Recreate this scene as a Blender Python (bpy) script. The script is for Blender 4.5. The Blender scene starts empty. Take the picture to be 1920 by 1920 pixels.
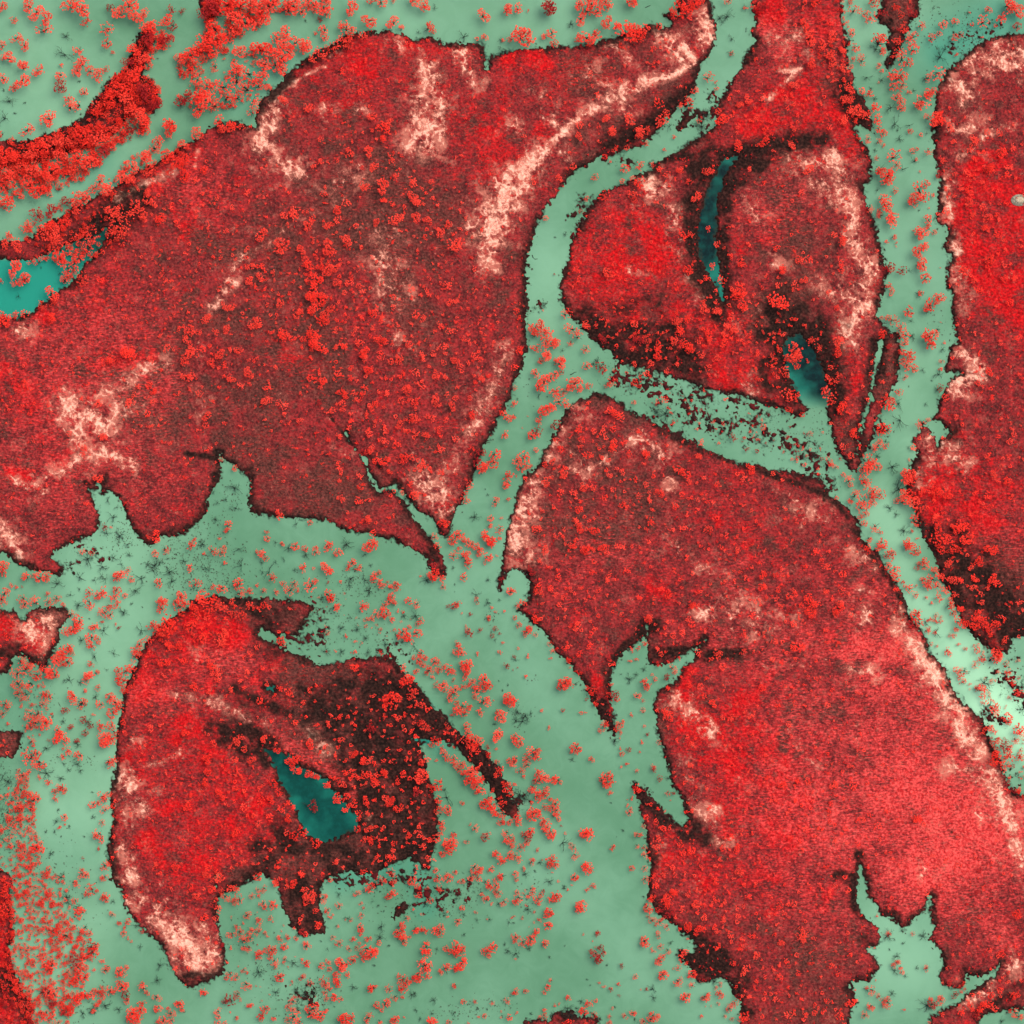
import bpy, math, random
import numpy as np
from mathutils import Vector

# ------------------------------------------------------------------ camera, sky, sun, exposure
PX = 0.3                                   # metres per photograph pixel
scene = bpy.context.scene
col = scene.collection
cam_d = bpy.data.cameras.new("camera")
cam = bpy.data.objects.new("camera", cam_d)
col.objects.link(cam)
CAM_H = 2000.0
cam.location = (0, 0, CAM_H)
cam_d.sensor_width = 36
cam_d.lens = 36 * CAM_H / (1920 * PX)
cam_d.clip_start = 10
cam_d.clip_end = 9000
scene.camera = cam

SUN_EL, SUN_AZ = math.radians(58), math.radians(48)      # azimuth clockwise from +Y (north = top of the picture)
world = bpy.data.worlds.new("World")
scene.world = world
world.use_nodes = True
wn = world.node_tree.nodes
sky = wn.new("ShaderNodeTexSky")
sky.sky_type = 'NISHITA'
sky.sun_disc = False
sky.sun_elevation = SUN_EL
sky.sun_rotation = SUN_AZ
sky.dust_density = 4.0
sky.air_density = 0.7
world.node_tree.links.new(sky.outputs[0], wn["Background"].inputs[0])
wn["Background"].inputs[1].default_value = 0.13
sun_d = bpy.data.lights.new("sun", 'SUN')
sun_d.energy = 2.2
sun_d.angle = math.radians(42)
sun_d.color = (1.0, 0.96, 0.9)
sun = bpy.data.objects.new("sun", sun_d)
col.objects.link(sun)
sd = Vector((math.sin(SUN_AZ) * math.cos(SUN_EL), math.cos(SUN_AZ) * math.cos(SUN_EL), math.sin(SUN_EL)))
sun.rotation_euler = sd.to_track_quat('Z', 'Y').to_euler()
vs = scene.view_settings
vs.view_transform = 'Standard'
vs.look = 'None'
vs.exposure = 0.75
vs.gamma = 1.0
scene.cycles.max_bounces = 4
scene.cycles.diffuse_bounces = 2

rng = np.random.default_rng(7)
random.seed(7)

# ------------------------------------------------------------------ materials
class NT:
    def __init__(self, name):
        self.m = bpy.data.materials.new(name)
        self.m.use_nodes = True
        self.t = self.m.node_tree
        self.b = self.t.nodes["Principled BSDF"]
        self.b.inputs["Roughness"].default_value = 0.85
        self.b.inputs["Specular IOR Level"].default_value = 0.05
    def n(self, kind, **kw):
        nd = self.t.nodes.new("ShaderNode" + kind)
        for k, v in kw.items():
            setattr(nd, k, v)
        return nd
    def l(self, a, b):
        self.t.links.new(a, b)
    def inp(self, sock, v):
        if isinstance(v, (int, float)):
            sock.default_value = v
        elif isinstance(v, tuple):
            sock.default_value = v if len(v) == 4 else (*v, 1)
        else:
            self.l(v, sock)
    def math(self, op, a, b=0.0, clamp=False):
        nd = self.n("Math", operation=op, use_clamp=clamp)
        self.inp(nd.inputs[0], a); self.inp(nd.inputs[1], b)
        return nd.outputs[0]
    def step(self, v, lo, hi, to=1.0):
        nd = self.n("MapRange", interpolation_type='SMOOTHSTEP')
        self.inp(nd.inputs[0], v)
        nd.inputs[1].default_value = lo; nd.inputs[2].default_value = hi
        nd.inputs[3].default_value = 0.0; nd.inputs[4].default_value = to
        return nd.outputs[0]
    def mix(self, f, a, b):
        nd = self.n("Mix", data_type='RGBA')
        self.inp(nd.inputs[0], f); self.inp(nd.inputs[6], a); self.inp(nd.inputs[7], b)
        return nd.outputs[2]
    def noise(self, scale, detail=3.0, rough=0.55, vec=None, dist=0.0):
        nd = self.n("TexNoise")
        nd.inputs["Scale"].default_value = scale
        nd.inputs["Detail"].default_value = detail
        nd.inputs["Roughness"].default_value = rough
        nd.inputs["Distortion"].default_value = dist
        self.l(vec if vec is not None else self.pos(), nd.inputs["Vector"])
        return nd.outputs[0]
    def pos(self):
        if not hasattr(self, "_p"):
            self._p = self.n("TexCoord").outputs["Object"]
        return self._p
    def attr(self, name):
        nd = self.n("Attribute", attribute_name=name)
        return nd

def leaf_material(name, dark, light):
    k = NT(name)
    tint = k.attr("tint").outputs["Fac"]
    info = k.n("ObjectInfo").outputs["Random"]
    f = k.math('ADD', k.math('MULTIPLY', tint, 0.75), k.math('MULTIPLY', info, 0.25), clamp=True)
    c = k.mix(f, dark, light)
    k.l(c, k.b.inputs["Base Color"])
    tr = k.n("BsdfTranslucent")
    k.l(c, tr.inputs[0])
    mx = k.n("MixShader")
    mx.inputs[0].default_value = 0.12
    k.l(k.b.outputs[0], mx.inputs[1]); k.l(tr.outputs[0], mx.inputs[2])
    out = k.t.nodes["Material Output"]
    k.l(mx.outputs[0], out.inputs[0])
    return k.m

M_CORAL = leaf_material("leaf_coral", (0.32, 0.006, 0.005), (0.95, 0.066, 0.040))
M_BRIGHT = leaf_material("leaf_bright", (0.34, 0.003, 0.003), (0.95, 0.045, 0.027))
M_CRIM = leaf_material("leaf_crimson", (0.10, 0.004, 0.006), (0.42, 0.020, 0.020))
M_SCRUB = leaf_material("scrub_leaf", (0.08, 0.003, 0.004), (0.62, 0.016, 0.015))

def plain_material(name, c0, c1, scale):
    k = NT(name)
    k.l(k.mix(k.noise(scale), c0, c1), k.b.inputs["Base Color"])
    return k.m
M_BARK = plain_material("bark", (0.012, 0.010, 0.009), (0.04, 0.028, 0.024), 1.5)
M_DEAD = plain_material("dead_wood", (0.012, 0.022, 0.017), (0.035, 0.045, 0.035), 1.0)
M_BRUSH = plain_material("dead_brush", (0.015, 0.014, 0.012), (0.06, 0.030, 0.026), 0.3)

def terrain_material():
    k = NT("island_ground")
    a1 = k.n("SeparateColor"); k.l(k.attr("cover").outputs["Color"], a1.inputs[0])
    a2 = k.n("SeparateColor"); k.l(k.attr("cover_more").outputs["Color"], a2.inputs[0])
    viv, sand, mud = a1.outputs[0], a1.outputs[1], a1.outputs[2]
    coral, brown, marsh = a2.outputs[0], a2.outputs[1], a2.outputs[2]
    mp = k.n("Mapping"); k.l(k.pos(), mp.inputs[0])
    mp.inputs["Rotation"].default_value = (0, 0, math.radians(-35)); mp.inputs["Rotation"].default_value = (0, 0, math.radians(-32)); mp.inputs["Scale"].default_value = (0.38, 1.5, 1)
    nf = k.noise(0.75, 5, 0.7)                 # fine flecks, about a metre
    nf2 = k.noise(0.95, 4, 0.7, mp.outputs[0])
    nm = k.noise(0.13, 5, 0.62)                # clumps
    nl = k.noise(0.022, 4, 0.6)                # broad drifts
    base = k.mix(k.step(k.math('ADD', k.math('MULTIPLY', nm, 0.45), k.math('MULTIPLY', nf, 0.8)), 0.48, 0.76),
                 (0.048, 0.009, 0.009), (0.235, 0.019, 0.019))
    # dull dry ground
    bf = k.math('ADD', brown, k.math('ADD', k.math('MULTIPLY', k.math('SUBTRACT', nl, 0.47), 2.2), k.math('MULTIPLY', k.math('SUBTRACT', nf, 0.5), 1.4)))
    base = k.mix(k.step(bf, 0.25, 0.90, 0.85), base, k.mix(k.step(nf, 0.35, 0.68), (0.024, 0.011, 0.008), (0.110, 0.034, 0.026)))
    # crimson low growth
    vf = k.math('ADD', k.math('ADD', k.math('MULTIPLY', viv, 0.42), k.math('MULTIPLY', nf2, 1.05)), k.math('MULTIPLY', nm, 0.4))
    base = k.mix(k.step(vf, 0.74, 1.12), base, k.mix(k.step(nf, 0.35, 0.7), (0.20, 0.003, 0.004), (0.58, 0.006, 0.008)))
    # pale coral grass
    cf = k.math('ADD', k.math('MULTIPLY', coral, 0.46), k.math('ADD', k.math('MULTIPLY', nf2, 1.1), k.math('MULTIPLY', nm, 0.3)))
    base = k.mix(k.step(cf, 0.76, 1.18), base, k.mix(k.step(nf, 0.38, 0.62), (0.34, 0.012, 0.013), (0.70, 0.070, 0.060)))
    # greyish dead grass flecks
    gf = k.noise(0.9, 5, 0.8)
    base = k.mix(k.step(gf, 0.55, 0.69, 0.5), base, (0.36, 0.115, 0.080))
    base = k.mix(k.step(k.noise(0.8, 4, 0.75, mp.outputs[0], 0.3), 0.56, 0.68, 0.75), base, (0.040, 0.010, 0.009))
    # thinly covered sandy soil
    ts = k.math('ADD', k.attr("thin_sand").outputs["Fac"], k.math('MULTIPLY', k.math('SUBTRACT', k.noise(0.8, 6, 0.8), 0.5), 2.2))
    base = k.mix(k.step(ts, 0.35, 1.25, 0.8), base, (0.40, 0.125, 0.085))
    # sand
    sn = k.noise(0.45, 8, 0.85, None, 0.8)
    sf = k.math('ADD', sand, k.math('MULTIPLY', k.math('SUBTRACT', sn, 0.5), 4.2))
    sc = k.mix(k.step(sf, 0.6, 1.7), (0.42, 0.110, 0.068), (0.76, 0.41, 0.29))
    sm = k.math('MULTIPLY', k.step(sf, 0.58, 1.15), k.step(sand, 0.04, 0.3))
    base = k.mix(sm, base, sc)
    # mud along the water and in hollows
    mf = k.math('ADD', mud, k.math('ADD', k.math('MULTIPLY', k.math('SUBTRACT', k.noise(0.3, 5, 0.7), 0.5), 1.2), k.math('MULTIPLY', k.math('SUBTRACT', nf, 0.5), 0.5)))
    base = k.mix(k.step(mf, 0.20, 1.02, 0.97), base, k.mix(k.step(nf, 0.42, 0.7), (0.006, 0.004, 0.003), (0.040, 0.016, 0.012)))
    base = k.mix(k.step(k.math('ADD', marsh, k.math('MULTIPLY', k.math('SUBTRACT', nf, 0.5), 1.0)), 0.35, 0.8, 0.9), base,
                 k.mix(k.step(nm, 0.4, 0.6), (0.018, 0.009, 0.007), (0.075, 0.007, 0.008)))
    k.l(base, k.b.inputs["Base Color"])
    bp = k.n("Bump"); bp.inputs["Strength"].default_value = 0.7; bp.inputs["Distance"].default_value = 0.5
    k.l(nf, bp.inputs["Height"]); k.l(bp.outputs[0], k.b.inputs["Normal"])
    return k.m

def water_material(name):
    k = NT(name)
    at = k.n("SeparateColor"); k.l(k.attr("water_tint_glint").outputs["Color"], at.inputs[0])
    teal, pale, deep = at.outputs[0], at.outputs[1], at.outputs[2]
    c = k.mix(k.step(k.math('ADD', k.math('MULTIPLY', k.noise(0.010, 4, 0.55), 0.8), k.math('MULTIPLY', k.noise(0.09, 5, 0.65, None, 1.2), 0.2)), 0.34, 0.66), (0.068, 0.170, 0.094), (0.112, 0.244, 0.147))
    c = k.mix(pale, c, (0.27, 0.50, 0.31))  # pale water tone, with the sky glint at right painted into the colour
    c = k.mix(teal, c, (0.012, 0.180, 0.125))
    c = k.mix(deep, c, k.mix(k.step(k.noise(0.25, 4, 0.7), 0.4, 0.65), (0.0005, 0.009, 0.010), (0.001, 0.024, 0.022)))
    shoal = k.attr("shoal").outputs["Fac"]
    c = k.mix(k.math('MULTIPLY', k.step(k.math('ADD', shoal, k.math('MULTIPLY', k.math('SUBTRACT', k.noise(0.7, 4, 0.75), 0.5), 1.3)), 0.25, 1.0), 0.8), c, (0.014, 0.026, 0.018))
    k.l(c, k.b.inputs["Base Color"])
    k.b.inputs["Roughness"].default_value = 0.25
    k.b.inputs["Specular IOR Level"].default_value = 0.05
    bp = k.n("Bump"); bp.inputs["Strength"].default_value = 0.15; bp.inputs["Distance"].default_value = 0.1
    k.l(k.noise(0.5, 3), bp.inputs["Height"]); k.l(bp.outputs[0], k.b.inputs["Normal"])
    return k.m
M_GROUND = terrain_material()
M_WATER = water_material("silty_water")

# ------------------------------------------------------------------ outlines, in photograph pixels
def P(s):
    v = [float(a) for a in s.replace(";", " ").replace(",", " ").split()]
    return [(v[i], v[i + 1]) for i in range(0, len(v) - 1, 2)]

LAND = {
"west": P("""0,603 30,597 60,586 85,567 108,546 130,533 150,506 172,484 200,448 195,430 150,450 100,473 60,487 0,498 0,482 45,452 95,415 180,368 235,338 300,300 380,250
 410,230 450,230 480,240 477,220 488,195 500,178 530,150 560,120 590,100 620,85 650,68 690,60 730,58 757,70 780,72 805,70 830,82 905,82 910,108 914,128 919,108
 960,95 1010,90 1050,84 1080,90 1120,82 1130,74 1150,70 1165,62 1200,56 1215,52 1222,40 1230,48 1254,50 1258,40 1240,30 1258,24 1272,30 1280,0 1332,0 1335,30 1346,55 1340,80
 1325,108 1310,125 1312,137 1305,152 1300,170 1285,190 1265,205 1240,235 1220,258 1200,275 1160,283 1130,290 1100,310 1070,330 1050,355 1030,380 1018,398 1008,420
 1000,440 990,480 986,510 988,560 984,600 988,640 980,690 970,705 955,748 935,785 912,830 900,855 882,900 870,930 850,975 838,1005 826,1002 812,978 798,962 812,1005 830,1040
 836,1078 820,1082 803,1062 796,1042 770,1030 730,1010 690,1000 655,996 640,990 610,975 560,970 500,966 471,966 466,940 471,905 457,885 440,872 425,865 410,850 418,878 400,910
 392,940 384,965 370,980 342,1002 300,1008 280,1025 268,1018 250,992 236,968 226,938 205,915 195,926 182,918 166,918 180,945 185,975 180,998 150,1014 124,1020 104,1032 96,1046
 118,1062 125,1068 100,1076 60,1068 38,1060 15,1040 0,1034"""),
"nw_ridge": P("0,280 60,263 120,240 150,224 180,182 208,150 238,128 250,90 260,62 285,52 290,75 272,105 266,140 290,160 302,190 290,212 250,212 205,262 130,284 50,312 0,322"),
"north_ridge": P("372,8 400,0 408,0 412,22 392,40 375,24"),
"heart": P("""1420,0 1588,0 1578,40 1585,60 1592,75 1588,100 1590,125 1600,140 1600,165 1625,190 1636,235 1632,244 1612,236 1600,230 1610,258 1622,275 1634,300 1630,340 1618,345
 1624,380 1638,410 1650,460 1656,490 1664,505 1660,530 1650,560 1646,590 1658,612 1668,618 1684,626 1687,650 1684,700 1676,730 1664,745 1654,770 1640,790 1640,825 1622,850 1606,884 1596,882 1588,866
 1570,850 1562,825 1555,800 1552,765 1540,752 1525,765 1512,772 1500,782 1480,772 1440,760 1400,745 1350,735 1300,722 1255,704 1200,688 1168,682 1135,655 1110,640 1095,620
 1080,600 1062,590 1056,562 1050,535 1056,510 1066,488 1072,450 1086,420 1106,388 1132,360 1175,344 1200,326 1232,318 1222,308 1240,298 1268,285 1300,266 1322,250 1338,238
 1346,212 1352,190 1366,160 1385,132 1400,115 1406,92 1416,76 1404,58 1420,42 1412,18"""),
"central": P("""1065,765 1090,745 1120,738 1150,745 1180,768 1220,790 1260,810 1300,830 1340,850 1390,870 1440,878 1480,885 1520,890 1540,902 1556,932 1590,950 1608,975
 1615,1010 1640,1030 1660,1062 1686,1100 1702,1130 1702,1150 1720,1176 1735,1200 1740,1215 1757,1232 1776,1262 1792,1300 1818,1332 1842,1345 1852,1370 1862,1402 1885,1450 1900,1490 1920,1530 1920,1885
 1880,1893 1835,1908 1800,1920 1745,1920 1745,1906 1770,1894 1798,1882 1808,1866 1830,1850 1850,1838 1868,1826 1865,1820 1850,1827 1830,1830 1812,1828 1815,1840 1800,1852 1765,1848
 1759,1830 1770,1810 1760,1775 1745,1760 1750,1735 1745,1720 1746,1690 1740,1685 1735,1700 1715,1720 1692,1743 1675,1725 1650,1710 1640,1694 1628,1680 1622,1648 1612,1640 1606,1660
 1605,1690 1620,1715 1640,1735 1653,1765 1640,1775 1622,1778 1640,1795 1650,1814 1640,1820 1630,1838 1600,1841 1595,1850 1608,1878 1595,1890 1584,1920 1385,1920 1390,1880 1372,1862
 1370,1842 1345,1830 1330,1842 1308,1840 1294,1815 1270,1797 1272,1778 1296,1788 1308,1775 1290,1755 1258,1735 1230,1710 1216,1680 1218,1620 1215,1580 1209,1550 1200,1515
 1188,1482 1186,1463 1215,1488 1237,1510 1248,1525 1266,1540 1280,1549 1290,1535 1284,1510 1274,1490 1260,1470 1254,1440 1240,1400 1232,1360 1227,1320 1232,1296 1265,1275
 1285,1250 1303,1235 1310,1212 1294,1216 1270,1235 1240,1246 1212,1246 1216,1205 1210,1190 1195,1205 1172,1220 1150,1250 1142,1280 1145,1310 1152,1350 1154,1386 1145,1370 1125,1345
 1113,1318 1100,1295 1085,1270 1070,1245 1045,1225 1030,1200 1008,1175 985,1155 968,1142 990,1130 996,1100 985,1076 965,1066 950,1074 938,1108 934,1090 940,1060 945,1020 955,985
 963,950 970,920 985,892 1012,870 1020,845 1040,815 1050,790"""),
"east": P("""1920,62 1880,65 1850,76 1820,96 1790,120 1770,140 1760,165 1753,190 1750,230 1750,280 1756,310 1764,340 1758,368 1764,392 1753,402 1756,416 1776,426 1778,442 1770,462 1784,484
 1776,500 1775,530 1786,550 1786,600 1795,642 1780,648 1776,680 1774,695 1802,701 1780,710 1770,735 1760,750 1757,775 1746,788 1765,790 1770,800 1782,811 1765,820 1758,836 1750,818
 1740,800 1728,792 1724,815 1714,826 1718,850 1710,875 1704,890 1700,920 1714,950 1722,985 1740,1020 1755,1050 1772,1100 1790,1132 1802,1160 1822,1190 1852,1215 1872,1232 1892,1218 1900,1196 1920,1188"""),
"brown_ridge": P("1650,0 1730,0 1722,28 1706,48 1696,62 1690,82 1680,102 1672,122 1666,132 1660,122 1667,104 1661,88 1666,60 1668,45 1650,44 1642,30 1654,14"),
"teal_island": P("""340,1145 360,1125 400,1118 440,1125 480,1122 540,1125 575,1130 592,1140 572,1160 560,1190 520,1192 492,1178 482,1190 500,1205 540,1220 580,1235 605,1250 630,1244 660,1235 700,1230 740,1238
 748,1258 775,1275 795,1300 812,1325 836,1345 862,1372 900,1400 932,1430 952,1480 972,1520 965,1536 945,1525 925,1490 905,1455 880,1430 860,1402 832,1390 802,1384 790,1400 800,1440
 814,1490 822,1540 815,1590 804,1628 790,1622 770,1610 745,1616 700,1640 655,1634 622,1640 600,1660 600,1700 611,1742 600,1752 560,1752 545,1738 530,1700 526,1680 516,1655 492,1636
 470,1650 440,1665 412,1680 405,1700 410,1730 416,1765 424,1800 416,1825 380,1845 352,1852 330,1832 314,1800 300,1770 270,1745 245,1720 230,1690 226,1665 212,1650 202,1600 211,1540
 209,1490 216,1430 220,1380 230,1320 240,1280 260,1230 278,1200 302,1172"""),
"islet": P("0,1140 25,1145 45,1160 55,1146 90,1138 118,1140 132,1155 116,1176 106,1210 96,1236 80,1258 60,1242 35,1226 20,1236 15,1262 0,1285"),
"brown_islet": P("0,1372 22,1368 40,1378 38,1402 22,1420 0,1422"),
"west_bank": P("0,1635 12,1632 24,1650 20,1690 26,1740 18,1780 24,1820 38,1850 60,1880 66,1920 0,1920"),
"bottom_islet": P("962,1920 985,1914 1028,1912 1045,1900 1065,1890 1085,1904 1120,1908 1142,1920"),
"bar": P("735,1718 745,1700 760,1692 766,1698 752,1714 740,1724"),
"weed_bar": P("1268,242 1275,222 1290,208 1298,220 1286,240 1272,248"),
}
PONDS = {
"left": P("0,500 60,489 100,475 150,452 195,432 198,447 170,482 148,504 128,531 106,544 83,565 58,584 28,595 0,601"),
"narrow": P("1352,306 1338,335 1320,375 1309,430 1312,478 1324,508 1340,526 1350,560 1355,574 1357,570 1355,540 1348,500 1341,440 1345,380 1358,336 1374,304 1390,290 1372,292"),
"heart": P("1466,652 1478,630 1500,628 1522,648 1542,690 1556,730 1554,766 1520,768 1500,752 1486,715 1474,690"),
"teal": P("486,1398 520,1408 545,1414 562,1436 590,1450 612,1462 630,1485 650,1508 672,1530 666,1555 640,1570 604,1578 575,1562 555,1520 535,1482 520,1448 505,1415"),
"small": P("498,1284 515,1286 513,1296 500,1294"),
"tip": P("775,1385 800,1384 806,1392 790,1392"),
}
CREEK = [(648, 812, 662, 840, .7), (662, 840, 684, 862, 1.6), (684, 862, 692, 890, 2.4), (692, 890, 710, 920, 3.0), (710, 920, 738, 912, 3.6), (738, 912, 770, 950, 5.5),
         (770, 950, 800, 985, 8), (800, 985, 826, 1018, 10), (914, 108, 913, 128, 2.5), (1652, 640, 1640, 700, 5), (1640, 700, 1632, 750, 3.5), (1632, 750, 1615, 800, 5), (1615, 800, 1606, 850, 3),
         (416, 848, 414, 862, 2.5), (182, 905, 190, 922, 3), (1212, 1175, 1214, 1195, 2), (1310, 1215, 1322, 1200, 2), (1612, 1625, 1614, 1645, 3), (1742, 1682, 1750, 1680, 3), (1868, 1822, 1878, 1800, 1.5), (404, 1665, 409, 1640, 1.5)]
# weedy shallows where plants break the surface: x0 y0 x1 y1 radius
MARSH = [(1150, 700, 1250, 745, 22), (1240, 745, 1360, 790, 34), (1340, 775, 1470, 820, 30), (1300, 735, 1420, 765, 16), (1450, 800, 1540, 870, 24), (1300, 830, 1200, 780, 14), (1290, 205, 1335, 225, 18), (1310, 215, 1325, 240, 14), (1335, 170, 1340, 225, 14),
         (1090, 375, 1075, 440, 14), (1100, 400, 1125, 370, 12), (1060, 560, 1070, 580, 10), (1130, 280, 1180, 300, 14), (600, 1150, 585, 1190, 24), (540, 1200, 590, 1215, 20), (725, 1215, 755, 1230, 22), (640, 1245, 740, 1240, 14),
         (640, 1650, 780, 1640, 18), (790, 1640, 790, 1690, 18), (830, 1690, 880, 1660, 20), (1620, 760, 1650, 800, 18), (1620, 790, 1600, 870, 14), (1880, 1250, 1920, 1310, 26), (1885, 1470, 1925, 1560, 22), (1850, 1330, 1880, 1350, 12),
         (150, 1030, 200, 1045, 12), (560, 1860, 590, 1880, 20), (1260, 1350, 1250, 1420, 5), (1190, 1130, 1200, 1200, 5), (1510, 870, 1560, 905, 12), (1185, 690, 1240, 715, 16), (1020, 570, 990, 580, 8), (1800, 80, 1850, 60, 22), (960, 1480, 975, 1510, 16), (110, 1070, 140, 1060, 12)]

def caps(s):
    v = [float(a) for a in s.replace(",", " ").split()]
    return [tuple(v[i:i + 6]) for i in range(0, len(v) - 5, 6)]
SAND = caps("""800,130,820,180,16,.8 820,160,825,220,12,.85 790,180,780,270,20,.75 800,240,790,265,22,1.0 780,270,760,300,12,.5 1010,290,960,360,14,1.1 960,350,930,400,23,1.1 930,400,915,440,23,1
915,440,915,495,14,.9 880,425,900,430,9,.8 1010,290,1040,265,6,1.1 1040,265,1090,215,6,1 1090,215,1140,190,8,1.1 1140,190,1200,160,11,.9 1200,160,1260,140,6,1 1260,140,1300,118,5,1.2
1300,118,1285,90,5,1.3 1285,90,1240,65,6,1.3 1240,65,1230,55,5,1.2 1240,60,1270,90,18,.7 1320,30,1335,80,12,.8 1300,50,1325,90,9,.6 1110,140,1140,200,18,.5 1160,90,1180,110,14,.6
1160,190,1175,210,12,.6 1040,230,1060,300,12,.5 1000,170,1020,180,12,.5 960,230,970,250,12,.45 510,185,500,260,14,.85 490,250,490,270,14,1 510,280,560,330,12,.9 480,290,490,330,12,.4
610,200,690,212,7,.6 620,350,670,320,11,.6 640,380,660,340,11,.4 600,420,530,425,9,.4 720,450,740,560,24,.55 710,490,720,550,14,.6 740,540,760,590,12,.4 730,600,760,650,13,.4
460,480,430,530,9,.7 440,530,400,575,6,.9 740,70,760,90,11,.6 860,90,890,150,12,.7 40,620,50,625,9,.95 130,770,200,790,22,.95 150,800,145,830,12,1 200,790,230,770,17,.8
230,720,300,680,11,.75 190,740,230,720,12,.65 130,870,190,845,10,1 190,845,250,870,8,.9 110,890,140,870,10,.7 20,900,60,910,12,.5 60,940,100,910,6,.7 0,990,30,1030,15,.9 350,760,390,770,10,.5
950,660,935,700,10,.7 935,700,910,760,10,.75 910,760,885,810,12,.75 850,870,830,880,14,.6 790,900,830,930,14,.9 810,930,840,960,15,.8 780,860,790,880,8,.4 640,850,660,850,8,.4
1215,340,1225,360,14,.9 1250,350,1270,430,11,.6 1275,450,1290,500,10,.5 1290,520,1320,560,10,.65 1180,505,1210,510,8,.5 1490,300,1560,310,14,.8 1560,300,1590,370,15,.8 1530,340,1560,370,14,.65
1580,370,1600,420,12,.85 1600,450,1630,520,14,.75 1530,540,1600,560,20,.55 1600,560,1620,530,14,.8 1620,570,1585,625,17,.95 1480,540,1530,600,9,.4 1440,480,1460,500,10,.6 1400,380,1420,400,14,.5
1380,600,1420,590,10,.4 1400,720,1420,740,11,.65 1440,80,1500,70,11,.6 1490,60,1510,90,9,.6 1470,135,1500,130,4,.9 1500,130,1440,185,4,.9 1430,40,1400,80,6,.5 1020,850,1045,800,14,.8 1080,770,1045,800,12,.6
975,960,1010,900,15,.8 960,1000,990,960,15,.9 965,1010,985,1030,17,.95 1070,850,1120,890,7,.6 1120,880,1150,850,7,.5 1190,820,1240,850,15,.6 1050,880,1100,890,9,.5 1250,910,1260,930,12,.5
1260,1020,1310,1060,12,.45 1340,1090,1380,1130,14,.5 1300,1140,1330,1150,11,.5 1380,1140,1440,1180,20,.6 1440,1170,1480,1160,12,.5 1480,940,1510,960,12,.7 1500,950,1560,970,11,.5
1590,1030,1640,1060,11,.6 1610,1110,1630,1160,10,.7 1690,1140,1690,1180,10,.8 1685,1180,1720,1220,12,.9 1720,1220,1760,1270,15,1.1 1760,1280,1790,1330,15,.95 1780,1330,1810,1370,15,1 1800,1370,1830,1410,14,.9
1600,1250,1640,1260,11,.7 1250,1310,1290,1320,17,.6 1280,1320,1330,1370,17,.6 1860,1450,1880,1520,12,1 1780,1440,1850,1450,12,.7 1880,1510,1895,1545,12,.95 1830,1530,1870,1540,9,.6 1870,1600,1900,1620,14,.5
1900,1570,1920,1640,12,.7 1730,1630,1760,1640,9,.6 1310,1510,1350,1570,17,.6 1320,1520,1340,1520,12,.7 1230,1590,1240,1630,11,.5 1280,1440,1290,1460,11,.5 1800,1870,1850,1860,12,.95 1850,1840,1900,1810,12,.6
1790,140,1800,160,9,.7 1820,120,1900,100,17,.8 1860,115,1920,120,17,.7 1780,160,1830,180,11,.8 1800,180,1820,260,9,.6 1790,240,1900,240,14,.5 1800,290,1850,250,12,.6 1770,350,1775,400,10,.8
1780,440,1790,470,12,.7 1790,490,1800,550,10,.6 1795,570,1820,560,9,.6 1800,660,1830,700,12,.8 1790,720,1840,700,12,.9 1780,725,1800,735,9,.9 1735,820,1750,860,10,.6 1770,840,1800,860,14,.8 1720,890,1730,900,9,.6
50,1180,90,1170,16,.9 60,1190,80,1220,12,.9 0,1150,20,1160,10,.6 330,1305,390,1305,7,.6 390,1310,450,1340,9,.6 430,1330,470,1345,9,.7 370,1240,400,1230,11,.45 240,1400,260,1380,10,.5 270,1440,340,1410,5,.6
230,1460,250,1470,14,.8 245,1500,270,1510,15,.7 230,1520,240,1540,12,.7 225,1590,250,1640,10,.8 240,1645,245,1650,10,.95 250,1680,265,1690,12,.7 290,1720,330,1750,14,.9 330,1750,370,1790,19,1.15
350,1780,380,1810,22,1.0 385,1740,410,1800,12,.7 580,1370,610,1410,10,.7 480,1340,500,1350,8,.45 690,1540,700,1550,9,.7 640,1330,720,1290,5,.35 220,376,270,345,4,.9 270,345,330,320,4,.9 365,310,372,285,3,.8 620,105,636,92,3,.7
505,180,560,150,3,.8 560,150,610,125,3,.7 1285,118,1230,70,3,.9 1300,420,1290,390,6,.4 560,410,480,470,5,.45 300,1020,330,1010,2,.1 1440,1250,1500,1250,8,.4 1480,1370,1520,1430,8,.45 1560,1520,1600,1540,8,.3""")
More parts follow.
